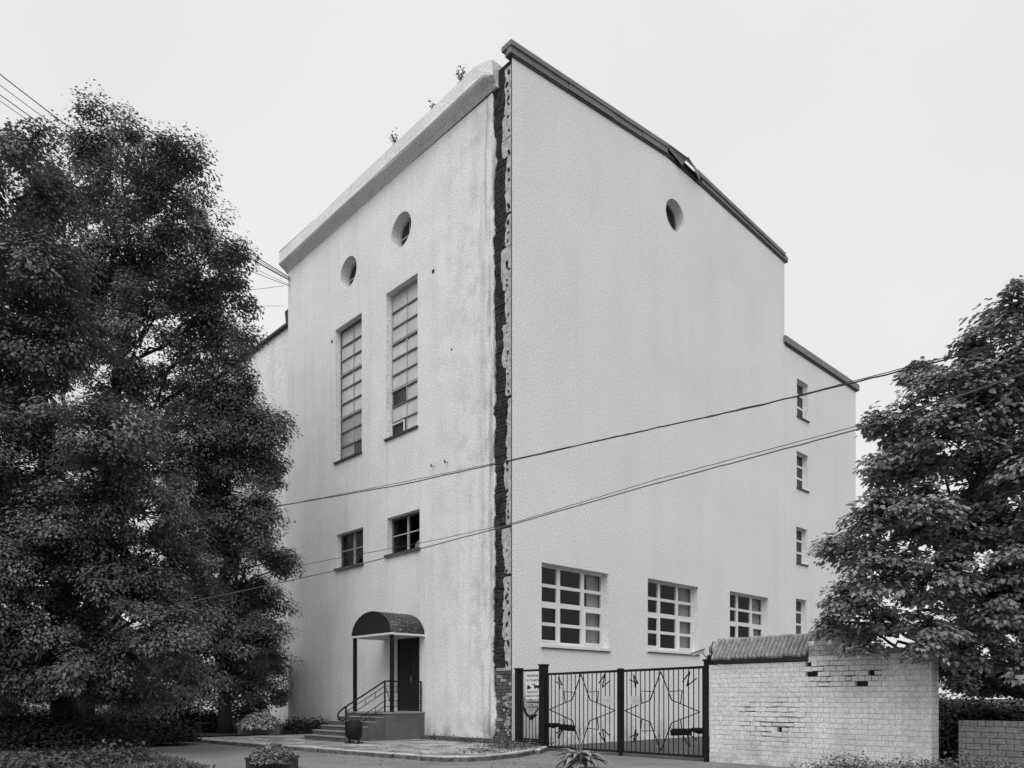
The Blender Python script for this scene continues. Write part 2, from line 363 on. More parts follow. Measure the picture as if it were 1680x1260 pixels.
# stripped corner: dark recess, edge of the insulation boards with fixing holes, bare bricks at the foot
bld.part('corner_recess', MB().box(.07,.3,.04,.95,0,19.95), M['dark_gap'])
rag = MB(); z = .3; r3 = random.Random(11); y0 = .80          # ragged plaster lip
while z < 19.3:
    h = r3.uniform(.03,.16); y1 = min(.88, max(.66, y0 + r3.gauss(0,.022) + (.78-y0)*.15 - (.07 if r3.random() < .04 else 0)))
    rag.poly([(-.004,y0,z),(-.004,y1,z+h),(-.004,.95,z+h),(-.004,.95,z)][::-1])
    rag.poly([(-.004,y0,z),(.07,y0+.01,z),(.07,y1+.01,z+h),(-.004,y1,z+h)]); z += h; y0 = y1
bld.part('plaster_edge', rag, M['plaster_l'])
bld.part('corner_bead', MB().box(-.006,.06,.004,.034,2.2,19.8), M['metal_dark'])
z = 2.25; wd = .36
while z < 19.7:
    h = min(r3.uniform(.35,1.5), 19.75-z); mb = MB(); n = max(4, int(h/.06)); L_ = []
    wd = r3.uniform(.26,.46)
    for i in range(n+1):
        wd = min(.5, max(.2, wd + r3.gauss(0,.018))); L_.append((wd - (.06 if i in (0,n) else 0), z + h*i/n))
    mb.extrude([(.04, z), (.04, z+h)] + L_[::-1], 0, .018 + r3.uniform(-.006,.014), .08)
    bo = bld.part('insulation_board', mb, M['adhesive']); zz = z + r3.uniform(.05,.3)
    while zz < z+h-.06:
        hm = MB(); cy = r3.uniform(.14,.27); rr = r3.uniform(.02,.06); asp = r3.uniform(.8,2.2); ph = r3.uniform(-.6,.6)
        pts = []
        for t in range(9):
            q = rr*r3.uniform(.65,1.15); a_, b_ = q*math.cos(t*.698), q*asp*math.sin(t*.698); pts.append((cy+a_*math.cos(ph)-b_*math.sin(ph), zz+a_*math.sin(ph)+b_*math.cos(ph)))
        hm.extrude(pts, 0, .008, .04); bld.part('fixing_hole', hm, M['hole'] if r3.random() < .6 else M['dark_gap'], bo); zz += r3.choice([.16,.22,.3,.42,.6])
    z += h + r3.choice([0,.01,.02,.08])
M['char'] = mat('blackened_brick', .032, .8, 5, .95, 1, 18, .9, 13)
z = 2.25
while z < 19.25:
    h = r3.uniform(.085,.10); d = r3.choice([0,.003,.006,.01,.018])
    a_ = r3.uniform(.12,.3); bld.part('blackened_brick', MB().box(.036+d,.075,a_,.80+r3.uniform(-.05,.06),z,z+h+r3.uniform(-.006,.004)), M['char']); z += .105
for i in range(21):                                            # bare bricks below
    z = .14 + i*.105
    for k, (a, b) in enumerate((((.05,.28),(.30,.55),(.57,.80)) if i % 2 else ((.05,.17),(.19,.44),(.46,.71)))):
        d = r3.uniform(0,.05)
        bld.part('brick', MB().box(.015+d,.09,a,b,z,z+.092), M['old_brick'] if r3.random() < .85 else M['rubble'])
for i in range(34):
    y = r3.gauss(.22,.06); z = .35+abs(r3.gauss(0,1))*.75; s_ = r3.uniform(.03,.06)
    if z > 2.0: continue
    mb = MB(); mb.lathe([(s_*.4,z-s_),(s_,z-.2*s_),(s_*.7,z+s_*.7)], .02, y, 6); bld.part('mortar_lump', mb, M['rubble'])
bld.part('plinth', MB().box(-.10,.0,.1,4.1,0,.24).box(-.10,.0,6.55,13.6,0,.24), M['old_brick'])
# metal coping along the right-hand roof edge
def cz(t): return 20.30 + (21.17-20.30)*t/8 if t <= 8 else 21.17 - (21.17-20.70)*(t-8)/8.4
joints = [-.12, 2.35, 4.55, 6.1, 7.55]
for i in range(len(joints)-1):
    a, b = joints[i], joints[i+1]-.015; o = -.07 - .014*(i % 2)
    mb = MB(); n = len(mb.v)
    mb.extrude([(a,cz(a)-.33),(b,cz(b)-.33),(b,cz(b)-.13),(a,cz(a)-.13)], 1, o, .1)
    bld.part('coping_panel', mb, M['metal_grey'], bevel=.006)
mb = MB(); mb.extrude([(9.75,cz(9.75)-.30),(16.5,cz(16.5)-.26),(16.5,cz(16.5)-.05),(9.75,cz(9.75)-.05)], 1, -.07, .1); bld.part('coping_panel', mb, M['metal_grey'])
for a, b in ((-.14,1.1),(1.11,3.4),(3.41,5.6),(5.61,7.6),(9.4,11.8),(11.81,14.2),(14.21,16.2)):
    mb = MB(); mb.extrude([(a,cz(a)-.14),(b,cz(b)-.14),(b,cz(b)),(a,cz(a))], 1, -.11-.006*rnd.random(), .3); bld.part('coping_cap', mb, M['metal_grey'])
bld.part('shadow_strip', MB().extrude([(-.0,cz(0)-.39),(7.9,cz(7.9)-.39),(16.35,cz(16.35)-.33),(16.35,cz(16.35)-.26),(7.9,cz(7.9)-.31),(0,cz(0)-.31)], 1, -.045, .05), M['metal_dark'])  # dark strip painting the shadow line under the coping
bld.part('coping_return', MB().box(-.13,.25,-.1,.24,20.17,20.29).box(-.09,.2,-.06,.20,19.97,20.16), M['metal_grey'])
bent = MB()                                                     # torn, bent flashing at the ridge
bent.poly([(7.55,-.12,21.11),(8.55,-.30,20.98),(8.7,.1,21.2),(7.6,.2,21.2)]).poly([(7.6,-.08,20.98),(8.35,-.14,20.72),(8.5,-.2,20.95),(7.6,-.1,21.1)])
bent.poly([(8.45,-.32,21.0),(9.5,-.12,20.74),(9.7,-.06,21.04),(8.75,-.02,21.17)])
bo = bld.part('bent_flashing', bent, M['metal_grey'], label='torn bent piece of roof flashing at the ridge')
sm = bo.modifiers.new('thick', 'SOLIDIFY'); sm.thickness = .008
bld.part('ridge_void', MB().extrude([(7.6,20.72),(9.7,20.66),(9.7,20.98),(8.2,21.08),(7.6,21.06)], 1, -.02, .2), M['metal_dark'])
for a, b in ((16.2,18.7),(18.71,21.2),(21.21,23.95)):
    bld.part('wing_coping', MB().box(a,b,-.10,.3,16.88,17.17), M['metal_grey'], bevel=.006)
bld.part('shadow_strip', MB().box(16.35,23.8,-.05,.1,16.80,16.878), M['metal_dark'])  # dark strip in place of the shadow below the wing coping

# windows ------------------------------------------------------
def P_l(u, z, d): return (d, u, z)
def lbox(u0,u1,d0,d1,z0,z1,mb=None): return (mb or MB()).box(d0,d1,u0,u1,z0,z1)
def rbox(u0,u1,d0,d1,z0,z1,mb=None): return (mb or MB()).box(u0,u1,d0,d1,z0,z1)
def room(BX, u0,u1,z0,z1,d): 
    mb = MB(); BX(u0-.3,u1+.3,d,d+1.6,z0-.3,z1+.3,mb); mb.f = [f for f in mb.f]; return mb
rw = random.Random(5)
# tall attic stair windows: 2 columns x 9 rows of opaque panes in steel bars, sky and tree reflections painted in
for wi, (u0,u1,z0,z1) in enumerate(TALL):
    d = .26; fr = lbox(u0,u0+.05,d-.03,d+.04,z0,z1); lbox(u1-.05,u1,d-.03,d+.04,z0,z1,fr); lbox(u0+.05,u1-.05,d-.03,d+.04,z1-.07,z1,fr); lbox(u0+.05,u1-.05,d-.03,d+.04,z0,z0+.05,fr)
    wn = bld.part('window', fr, M['frame_pale'] if wi else M['frame_grey'])
    um = (u0+u1)/2 + .02; rows = 9; zz = [z0+.05+(z1-.12-z0)*i/rows for i in range(rows+1)]
    bld.part('mullion', lbox(um-.02,um+.02,d-.025,d+.03,z0+.05,z1-.07), M['frame_pale'], wn)
    for r in range(1, rows):
        t = .05 if r % 3 == 0 else .022
        bld.part('glazing_bar', lbox(u0+.05,u1-.05,d-.035,d+.02,zz[r]-t,zz[r]+t), M['frame_grey'], wn)
        if r % 3 == 0: bld.part('glazing_bar', lbox(u0+.05,u1-.05,d-.045,d-.035,zz[r]-.018,zz[r]+.018), M['frame_pale'], wn)
    for r in range(rows):
        for c in range(2):
            a, b = ((um+.02, u1-.05) if c else (u0+.05, um-.02))   # c=1 is the left pane in the picture
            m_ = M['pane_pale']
            if wi == 0 and r < 3: m_ = M['pane_mid']  # lower third takes the painted tree reflection
            if wi == 0 and r == 0 and c == 0: m_ = M['pane_dark']
            if wi == 1 and c == 1 and r in (0, 2): m_ = M['pane_dark']
            j = rw.uniform(-.012,.012); mb = MB()
            mb.poly([(d+.01+j,a,zz[r]),(d+.01-j,b,zz[r]),(d+.01-rw.uniform(-.01,.01),b,zz[r+1]),(d+.01+j,a,zz[r+1])][::-1])
            bld.part('pane', mb, m_, wn)
    if wi: # open vent light in the bottom left pane
        a, b = um+.05, u1-.07; s_ = MB()
        for q in ((a,b,zz[0]+.03,zz[0]+.07),(a,b,zz[1]-.12,zz[1]-.08),(a,a+.04,zz[0]+.07,zz[1]-.12),(b-.04,b,zz[0]+.07,zz[1]-.12)): lbox(q[0],q[1],d-.10,d-.06,q[2],q[3],s_)
        bld.part('vent_sash', s_, M['frame_white'], wn)
    bld.part('sill', lbox(u0-.04,u1+.04,-.07,d-.03,z0-.07,z0-.005), M['sill_dark'], wn)
    bld.part('room_recess', lbox(u0-.3,u1+.3,d+.08,d+1.2,z0-.3,z1+.3), M['room'], wn)
# small two by two windows
for wi, (u0,u1,z0,z1) in enumerate(SMALL):
    d = .24; t = .055; fr = lbox(u0,u0+t,d-.03,d+.04,z0,z1); lbox(u1-t,u1,d-.03,d+.04,z0,z1,fr); lbox(u0+t,u1-t,d-.03,d+.04,z1-t,z1,fr); lbox(u0+t,u1-t,d-.03,d+.04,z0,z0+t,fr)
    wn = bld.part('window', fr, M['frame_grey']); um = (u0+u1)/2; zm = z0 + (z1-z0)*.52
    bld.part('mullion', lbox(um-.035,um+.035,d-.035,d+.03,z0+t,z1-t), M['frame_pale'], wn)
    for a, b in ((u0+t,um-.035),(um+.035,u1-t)):
        bld.part('glazing_bar', lbox(a,b,d-.02,d+.02,zm-.018,zm+.018), M['frame_pale'], wn)
        for c, e in ((z0+t,zm-.018),(zm+.018,z1-t)):
            mb = MB(); j = rw.uniform(-.01,.01); mb.poly([(d+j,a,c),(d-j,b,c),(d,b,e),(d+j,a,e)][::-1]); bld.part('pane', mb, M['glass'], wn)
    if wi: bld.part('curtain', MB().poly([(d+.15,u0+.1,z0),(d+.15,u0+.85,z0),(d+.15,u0+.75,z0+.3),(d+.15,u0+.1,z0+.6)]), M['curtain'], wn)
    mb = MB(); lbox(u0-.2,u1+.2,d+.06,d+1.5,z0-.2,z1+.2,mb); mb.f.pop(5); bld.part('room_recess', mb, M['room'], wn)
    bld.part('sill', lbox(u0-.05,u1+.07,-.09,d-.03,z0-.08,z0-.005), M['sill_dark'], wn)
# round windows
def ringmesh(axis, cu, cz_, r, r2_, d0, d1, n=36):
    mb = MB(); P = (lambda u,z,d: (d,u,z)) if axis == 'l' else (lambda u,z,d: (u,d,z))
    for i in range(n):
        t0, t1 = 2*math.pi*i/n, 2*math.pi*(i+1)/n; f = lambda R, t, d: P(cu+R*math.cos(t), cz_+R*math.sin(t), d)
        mb.poly([f(r,t0,d0),f(r2_,t0,d0),f(r2_,t1,d0),f(r,t1,d0)]); mb.poly([f(r2_,t0,d0),f(r2_,t0,d1),f(r2_,t1,d1),f(r2_,t1,d0)])
    return mb
def disc(axis, cu, cz_, r, d, n=36):
    P = (lambda u,z: (d,u,z)) if axis == 'l' else (lambda u,z: (u,d,z))
    return MB().poly([P(cu+r*math.cos(2*math.pi*i/n), cz_+r*math.sin(2*math.pi*i/n)) for i in range(n)])
for axis, cs in (('l', ROUNDL), ('r', ROUNDR)):
    BX = lbox if axis == 'l' else rbox
    for cu, cz_, r in cs:
        d = .38
        wn = bld.part('round_window', ringmesh(axis, cu, cz_, r, r-.075, d-.04, d+.03), M['frame_pale'] if axis == 'l' else M['frame_grey'])
        bld.part('pane', disc(axis, cu, cz_, r-.07, d+.01), M['pane_dark'], wn)
        if axis == 'l':
            bld.part('glazing_bar', BX(cu-.02,cu+.02,d-.02,d,cz_-r+.08,cz_+r-.08), M['frame_pale'], wn)
            bld.part('glazing_bar', BX(cu-r+.08,cu+r-.08,d-.02,d-.004,cz_-.02,cz_+.02), M['frame_pale'], wn)
# three big twelve-pane windows
for wi, (u0,u1,z0,z1) in enumerate(WR):
    d = .27; W = u1-u0; Hh = z1-z0; t = .06; fr = MB()
    xs = [u0+t, u0+W*.325, u0+W*.685, u1-t]; zz = [z0+.11, z0+Hh*.265, z0+Hh*.515, z0+Hh*.745, z1-.07]
    rbox(u0,u0+t,d,d+.07,z0,z1,fr); rbox(u1-t,u1,d,d+.07,z0,z1,fr); rbox(u0+t,u1-t,d,d+.07,z1-.07,z1,fr); rbox(u0+t,u1-t,d,d+.07,z0,z0+.11,fr)
    wn = bld.part('window', fr, M['frame_white'])
    for x in xs[1:3]: bld.part('mullion', rbox(x-.075,x+.075,d-.005,d+.07,z0+.11,z1-.07), M['frame_white'], wn)
    cols = [(xs[0],xs[1]-.075),(xs[1]+.075,xs[2]-.075),(xs[2]+.075,xs[3])]
    for ci, (a, b) in enumerate(cols):
        for ri in range(1,4):
            h = .075 if ri == 2 else .05
            bld.part('glazing_bar', rbox(a,b,d+.004,d+.06,zz[ri]-h,zz[ri]+h), M['frame_white'], wn)
        if ci != 1:                                            # casement with its own frame in the lower half
            s_ = MB(); e0, e1 = z0+.11, zz[2]-.075
            rbox(a,a+.05,d-.03,d+.02,e0,e1,s_); rbox(b-.05,b,d-.03,d+.02,e0,e1,s_); rbox(a+.05,b-.05,d-.03,d+.02,e1-.05,e1,s_); rbox(a+.05,b-.05,d-.03,d+.02,e0,e0+.05,s_)
            bld.part('casement', s_, M['frame_white'], wn)
        for ri in range(4):
            c = zz[ri] + (0 if ri == 0 else .05); e = zz[ri+1] - (.05 if ri < 3 else 0); j = rw.uniform(-.006,.006)
            bld.part('pane', MB().poly([(a,d+.035+j,c),(b,d+.035-j,c),(b,d+.035,e),(a,d+.035+j,e)]), M['glass'], wn)
    cm = MB(); n = 16; ca, cb = u1-.62, u1+.1                   # curtain drawn to one side
    for i in range(n):
        a, b = ca+(cb-ca)*i/n, ca+(cb-ca)*(i+1)/n; f = lambda k: d+.16+.03*math.sin(k*1.9)
        cm.poly([(a,f(i),z0),(b,f(i+1),z0),(b,f(i+1),z1),(a,f(i),z1)])
    bld.part('curtain', cm, M['curtain'], wn)
    mb = MB(); rbox(u0-.3,u1+.3,d+.09,d+2,z0-.3,z1+.3,mb); mb.f.pop(2); bld.part('room_recess', mb, M['room'], wn)
    bld.part('sill', rbox(u0-.03,u1+.05,-.07,d,z0-.09,z0-.004), M['frame_white'], wn)
    bld.part('drip_edge', rbox(u0-.03,u1+.05,-.06,-.005,z0-.115,z0-.091), M['sill_dark'], wn)
# side wing windows
for wi, (u0,u1,z0,z1) in enumerate(WW):
    d = .22; t = .06; fr = MB()
    rbox(u0,u0+t,d,d+.06,z0,z1,fr); rbox(u1-t,u1,d,d+.06,z0,z1,fr); rbox(u0+t,u1-t,d,d+.06,z1-t,z1,fr); rbox(u0+t,u1-t,d,d+.06,z0,z0+t,fr)
    wn = bld.part('window', fr, M['frame_white'])
    for k in (1,2): zz = z0+(z1-z0)*k/3; bld.part('glazing_bar', rbox(u0+t,u1-t,d-.004,d+.05,zz-.045,zz+.045), M['frame_white'], wn)
    for k in range(3):
        c, e = z0+(z1-z0)*k/3+.045, z0+(z1-z0)*(k+1)/3-.045
        bld.part('pane', MB().poly([(u0+t,d+.03,c),(u1-t,d+.03,c),(u1-t,d+.03,e),(u0+t,d+.03,e)]), M['pane_dark'], wn)
    bld.part('sill', rbox(u0-.03,u1+.04,-.06,d,z0-.06,z0-.004), M['sill_dark'], wn)
# entrance door
dr = bld.part('door', lbox(DOOR[0]+.06,DOOR[1]-.06,.2,.25,1.02,3.42), M['door'])
bld.part('door_frame', lbox(DOOR[0],DOOR[0]+.06,.17,.28,1.0,3.48,lbox(DOOR[1]-.06,DOOR[1],.17,.28,1.0,3.48,lbox(DOOR[0]+.06,DOOR[1]-.06,.17,.28,3.42,3.48))), M['door'], dr)
for a, b in ((DOOR[0]+.14,5.15),(5.25,DOOR[1]-.14)):
    bld.part('door_panel', lbox(a,b,.185,.2,1.2,2.0,lbox(a,b,.185,.2,2.15,3.3)), M['door'], dr)
bld.part('handle', lbox(5.10,5.13,.12,.185,1.95,2.2), M['metal_grey'], dr)
# small holes and brackets on the left wall
for u, z, s_ in ((3.70,15.24,.055),(10.05,15.12,.05),(2.75,12.4,.028),(13.0,8.7,.04)):
    bld.part('vent_hole', lbox(u-s_,u+s_,-.012,.02,z-s_,z+s_), M['hole'])
for u, z in ((3.65,8.93),(2.95,8.90)):
    mb = MB(); mb.bar((0,u,z),(-.13,u+.02,z-.01),.018).bar((-.12,u,z-.05),(-.12,u+.03,z+.05),.028); bld.part('cable_bracket', mb, M['iron'])
# lower wing running on to the left behind the trees
lw = MB(); lw.poly([(.45,13.6,0),(.45,30,0),(.45,30,17.4),(.45,13.6,17.4)][::-1]).poly([(.45,30,0),(12,30,0),(12,30,17.4),(.45,30,17.4)][::-1])
bld.part('left_wing_wall', lw, M['plaster_l'])
bld.part('left_wing_eaves', MB().box(.30,1.2,13.62,30.2,17.40,17.5), M['metal_dark'])
bld.part('rain_hopper', MB().extrude([(.15,17.25),(.38,17.15),(.42,17.75),(.1,17.8)], 1, 13.75, 14.1).box(.3,.4,13.85,13.98,0,17.2), M['metal_dark'])
bld.part('corner_downpipe', MB().tube([(-.04,13.45,.2),(-.04,13.45,4.6)], .018, 8), M['trim_white'])

# ---------------------------------------------------------------- entrance: canopy, stairs, handrail, bin
U0, U1, DEP, CZ0, RZ = 4.16, 6.5, 1.32, 3.5, .78
UC, UR = (U0+U1)/2, (U1-U0)/2
can = Thing('entrance_canopy', 'dark barrel-vaulted canopy on two thin posts over the entrance door', 'canopy', (-DEP/2, UC, 1.0))
n = 24; vault = MB(); arc = [(UC-UR*math.cos(math.pi*i/n), CZ0+RZ*math.sin(math.pi*i/n)) for i in range(n+1)]
for a, za in arc: vault.v += [(-DEP,a,za),(-.005,a,za)]
vault.f = [(2*i,2*i+1,2*i+3,2*i+2) for i in range(n)]
v_ = can.part('vault', vault, M['vinyl'], smooth=True); sm = v_.modifiers.new('thick','SOLIDIFY'); sm.thickness = .02
can.part('front_panel', MB().poly([(-DEP+.02,a,z) for a,z in arc]), M['vinyl_front'])
can.part('soffit', MB().box(-DEP+.03,-.002,U0+.03,U1-.03,CZ0-.012,CZ0+.012), M['soffit'])
can.part('edge_trim', MB().box(-DEP-.03,-DEP+.025,U0-.03,U1+.03,CZ0-.04,CZ0+.02).box(-DEP+.026,-.01,U0-.03,U0+.02,CZ0-.04,CZ0+.02).box(-DEP+.026,-.01,U1-.02,U1+.03,CZ0-.04,CZ0+.02), M['trim_white'])
for u in (U0+.07, U1-.09): can.part('post', MB().box(-DEP+.03,-DEP+.13,u-.05,u+.05,1.0,CZ0-.042), M['iron'])
SU0, SU1, LD = 4.16, 6.5, 1.56
st = Thing('entrance_stairs', 'concrete entrance steps with a landing in front of the dark door', 'stairs', (-1.5, UC, KZ))
st.part('landing', MB().box(-LD,-.002,SU0,SU1,KZ-.02,.94), M['concrete'], bevel=.015)
st.part('landing_slab', MB().box(-LD-.03,-.002,SU0-.02,SU1+.02,.942,1.0), M['tread'], bevel=.01)
for i in range(5):
    zt = 1.0 - .145*(i+1); x1 = -LD-.30*i
    o = st.part('step', MB().box(x1-.30,x1-.002,SU0+.0,SU1,KZ-.02,zt-.035), M['concrete'])
    st.part('tread', MB().box(x1-.325,x1-.002,SU0-.01,SU1+.01,zt-.034,zt), M['tread'], o, bevel=.008)
hr = Thing('handrail', 'black iron handrail with curled end beside the entrance steps', 'railing', (-1.5, SU0+.08, .4))
hu = SU0+.08; top = [(-.08,hu,1.98),(-1.5,hu,1.98)]; slope = (1.98-1.13)/(3.0-1.5)
def railz(x, dz): return 1.98+dz if x > -1.5 else 1.98+dz-(-1.5-x)*slope
end = [(-3.0,hu,1.13),(-3.14,hu,1.02),(-3.18,hu,.90),(-3.12,hu,.79),(-2.98,hu,.76)]
hr.part('rail', MB().tube(top+end, .026, 10), M['iron'], smooth=True)
for dz in (-.16,-.34,-.62,-.80):
    hr.part('mid_rail', MB().bar((-.1,hu,1.98+dz),(-1.5,hu,1.98+dz),.02).bar((-1.5,hu,1.98+dz),(-2.9,hu,railz(-2.9,dz)),.02), M['iron'])
for x, z0 in ((-.1,1.0),(-1.5,1.0),(-2.9,.27)): hr.part('post', MB().box(x-.02,x+.02,hu-.02,hu+.02,z0,railz(x,-.02)), M['iron'])
for x in (-.6,-1.05,-1.85,-2.2,-2.55):
    hr.part('spacer', MB().bar((x,hu,railz(x,-.16)),(x,hu,railz(x,-.34)),.014).bar((x,hu,railz(x,-.62)),(x,hu,railz(x,-.80)),.014), M['iron'])
hr.part('brace', MB().bar((-1.45,hu,1.75),(-1.2,hu,1.02),.016), M['iron'])
bn = Thing('litter_bin', 'round black litter bin on a stand at the foot of the steps', 'litter bin', (-3.15, SU0-.78, KZ))
bx_, by_ = -3.15, SU0-.78
bn.part('drum', MB().lathe([(.15,KZ+.10),(.21,KZ+.15),(.245,KZ+.28),(.25,KZ+.44),(.23,KZ+.58),(.17,KZ+.66),(.1,KZ+.67)], bx_, by_), M['iron'], smooth=True)
bn.part('stand', MB().bar((bx_,by_-.25,KZ-.02),(bx_,by_-.25,KZ+.45),.04).bar((bx_,by_+.25,KZ-.02),(bx_,by_+.25,KZ+.45),.04).bar((bx_-.15,by_-.25,KZ+.02),(bx_+.15,by_-.25,KZ+.02),.04).bar((bx_-.15,by_+.25,KZ+.02),(bx_+.15,by_+.25,KZ+.02),.04), M['iron'])

# ---------------------------------------------------------------- gates (plane x = 0, running to negative y)
def text_mesh(txt, size):
    c = bpy.data.curves.new('t', 'FONT'); c.body = txt; c.size = size; c.align_x = 'CENTER'; c.align_y = 'CENTER'; c.extrude = .002
    o = bpy.data.objects.new('t', c); COL.objects.link(o); dg = bpy.context.evaluated_depsgraph_get(); dg.update()
    m = bpy.data.meshes.new_from_object(o.evaluated_get(dg)); bpy.data.objects.remove(o); m.materials.clear(); m.materials.append(M['ink']); return m
def put_text(txt, size, thing, y, z, x, parent, sx=1.0):
    o = link('lettering', text_mesh(txt, size), parent)
    # text reads left to right along -y (to the right in the picture), facing -x
    R = Matrix(((0,0,-1,0),(-1,0,0,0),(0,1,0,0),(0,0,0,1)))
    o.matrix_local = Matrix.Translation(Vector((x,y,z)) - thing.base) @ R @ Matrix.Diagonal((sx,1,1,1)); return o
def gpost(y, z1, wd, label):
    t = Thing('gate_post', label, 'post', (0,y,0), group='iron gate posts')
    t.part('shaft', MB().box(-wd/2,wd/2,y-wd/2,y+wd/2,0,z1), M['iron'], bevel=.008)
    t.part('cap', MB().box(-wd/2-.02,wd/2+.02,y-wd/2-.02,y+wd/2+.02,z1+.002,z1+.05), M['iron'], bevel=.01)
    return t
gpost(-.28, 2.25, .16, 'black iron gate post beside the stripped building corner')
gpost(-1.27, 2.33, .19, 'thick black iron gate post between the sign panel and the wide gate')
gpost(-6.42, 2.28, .09, 'slim black iron gate post against the white brick wall')
wk = Thing('fence_panel', 'narrow black barred fence panel with an anchor and signs', 'fence', (0,-.77,.2))
a, b = -.37, -1.165
wk.part('frame', MB().box(-.03,.03,b,a,2.20,2.25).box(-.03,.03,b,a,.26,.31), M['iron'])
for i in range(6): y = a+(b-a)*(i+.7)/6.3; wk.part('bar', MB().box(-.009,.009,y-.009,y+.009,.31,2.20), M['iron'])
anc = MB(); yc, zc = -.80, .88
anc.tube([(-.013,yc+.30*math.cos(t)*1, zc+.28-.26*math.sin(t)) for t in [math.pi*i/12 for i in range(13)]][::1], [.008+.016*math.sin(math.pi*i/12) for i in range(13)], 6)
anc.bar((-.013,yc+.31,zc+.30),(-.013,yc,zc-.04),.045).bar((-.013,yc-.31,zc+.30),(-.013,yc,zc-.04),.045).bar((-.013,yc,zc-.04),(-.013,yc,zc+.75),.035)
anc.tube([(-.013,yc+.30,zc+.30),(-.013,yc+.28,zc+.55),(-.013,yc+.14,zc+.80)], .01, 6)
wk.part('anchor', anc, M['iron'])
wk.part('kick_plate', MB().box(-.02,.02,b,a,.02,.25), M['iron'])
sg = Thing('warning_sign', 'white sign with tow truck symbols on the narrow fence panel', 'sign', (-.03,-.87,1.45))
sgp = sg.part('plate', MB().box(-.035,-.02,-1.15,-.60,1.42,2.18), M['sign_white'])
for s_, z, h in (('МАШИНЫ',2.07,.088),('НЕ СТАВИТЬ',1.94,.080),('РАБОТАЕТ',1.61,.085),('ЭВАКУАТОР',1.50,.082)): put_text(s_, h, sg, -.875, z, -.038, sgp)
pic = MB().box(-.039,-.036,-.80,-.66,1.72,1.77).box(-.039,-.036,-.74,-.67,1.77,1.81).poly([(-.039,-.80,1.73),(-.039,-.66,1.68),(-.039,-.66,1.72),(-.039,-.80,1.78)])
pic.box(-.039,-.036,-1.12,-.93,1.73,1.80).box(-.039,-.036,-.98,-.93,1.80,1.84).bar((-.038,-.93,1.85),(-.038,-.84,1.81),.012)
for y in (-.69,-.77,-.97,-1.09): pic.extrude([(y+.022*math.cos(t*.785), 1.72+.022*math.sin(t*.785)) for t in range(8)], 0, -.041, -.036)
sg.part('tow_symbol', pic, M['ink'], sgp)
sg2 = Thing('phone_plate', 'grey number plate below the white tow sign', 'sign', (-.03,-.87,1.2))
p2 = sg2.part('plate', MB().box(-.034,-.02,-1.15,-.62,1.27,1.40).box(-.034,-.02,-1.15,-.62,1.10,1.255), M['sign_grey'])
sg2.part('stripe', MB().box(-.037,-.0345,-1.12,-.66,1.315,1.35), M['ink'], p2); put_text('34-30-20', .105, sg2, -.885, 1.195, -.037, p2)
sg2.part('lower_plate', MB().box(-.034,-.02,-1.15,-.62,.99,1.085), M['sign_grey'])
def leaf(y0, y1, label, zt0, zt1, plate_y):
    """gate leaf from y0 (left in picture) to y1"""
    t = Thing('gate_leaf', label, 'gate', (0,(y0+y1)/2,.08), group='leaves of the wide driveway gate')
    zt = lambda y: zt0+(zt1-zt0)*(y-y0)/(y1-y0)
    fr = MB().bar((0,y0,zt0),(0,y1,zt1),.05,.06).bar((0,y0,.11),(0,y1,.11),.05,.05)
    t.part('frame', fr, M['iron']); t.part('stile', MB().box(-.03,.03,y0-.03,y0,.085,zt(y0)-.03), M['iron']); t.part('stile', MB().box(-.03,.03,y1,y1+.03,.085,zt(y1)-.03), M['iron'])
    nb = 16; W = y1-y0
    for i in range(1, nb+1): y = y0+W*i/(nb+1); t.part('bar', MB().box(-.009,.009,y-.0085,y+.0085,.135,zt(y)-.03), M['iron'])
    yc, zc = (y0+y1)/2, 1.13; hx, hz, ix, iz = abs(W)/2-.09, .95, .31, .27
    star = [(0,hz),(ix,iz),(hx,0),(ix,-iz),(0,-hz),(-ix,-iz),(-hx,0),(-ix,iz)]
    mb = MB()
    for (a,b),(c,d) in zip(star, star[1:]+star[:1]): mb.bar((-.025,yc-a,zc+b),(-.025,yc-c,zc+d),.02)
    t.part('star', mb, M['iron'])
    for sx in (-1,1):
        for sz in (-1,1):
            mb = MB(); pts = [(ix*.82,iz+.20),(ix+.29,iz+.22),(ix+.25,iz-.07)]
            for (a,b),(c,d) in zip(pts[:-1],pts[1:]): mb.bar((-.025,yc-sx*a,zc+sz*b),(-.025,yc-sx*c,zc+sz*d),.018)
            t.part('star_notch', mb, M['iron'])
            z_ = [(ix+.30,iz+.42),(ix+.50,iz+.66),(ix+.42,iz+.32),(ix+.68,iz+.50)] if sx > 0 else [(ix+.62,iz+.50),(ix+.36,iz+.40),(ix+.50,iz+.62),(ix+.44,iz+.30)]
            mb = MB()
            for (a,b),(c,d) in zip(z_[:-1],z_[1:]):
                if sz < 0: b, d = b-.12, d-.12
                mb.bar((-.025,yc-sx*a,zc+sz*b),(-.025,yc-sx*c,zc+sz*d),.022)
            t.part('lightning_ornament', mb, M['iron'])
    s2 = t.part('notice_plate', MB().box(-.04,-.028,plate_y-.14,plate_y+.14,1.28,1.50), M['soffit'])
    t.part('print_line', MB().box(-.043,-.041,plate_y-.11,plate_y+.11,1.37,1.40), M['curtain'], s2)
    return t
leaf(-1.42, -3.90, 'left leaf of the black driveway gate with star, next to the sign panel', 2.10, 2.125, -3.55)
leaf(-4.02, -6.36, 'right leaf of the black driveway gate with star, next to the brick wall', 2.125, 2.15, -4.45)
gpost(-3.96, 2.14, .085, 'black iron meeting post in the middle of the wide gate')
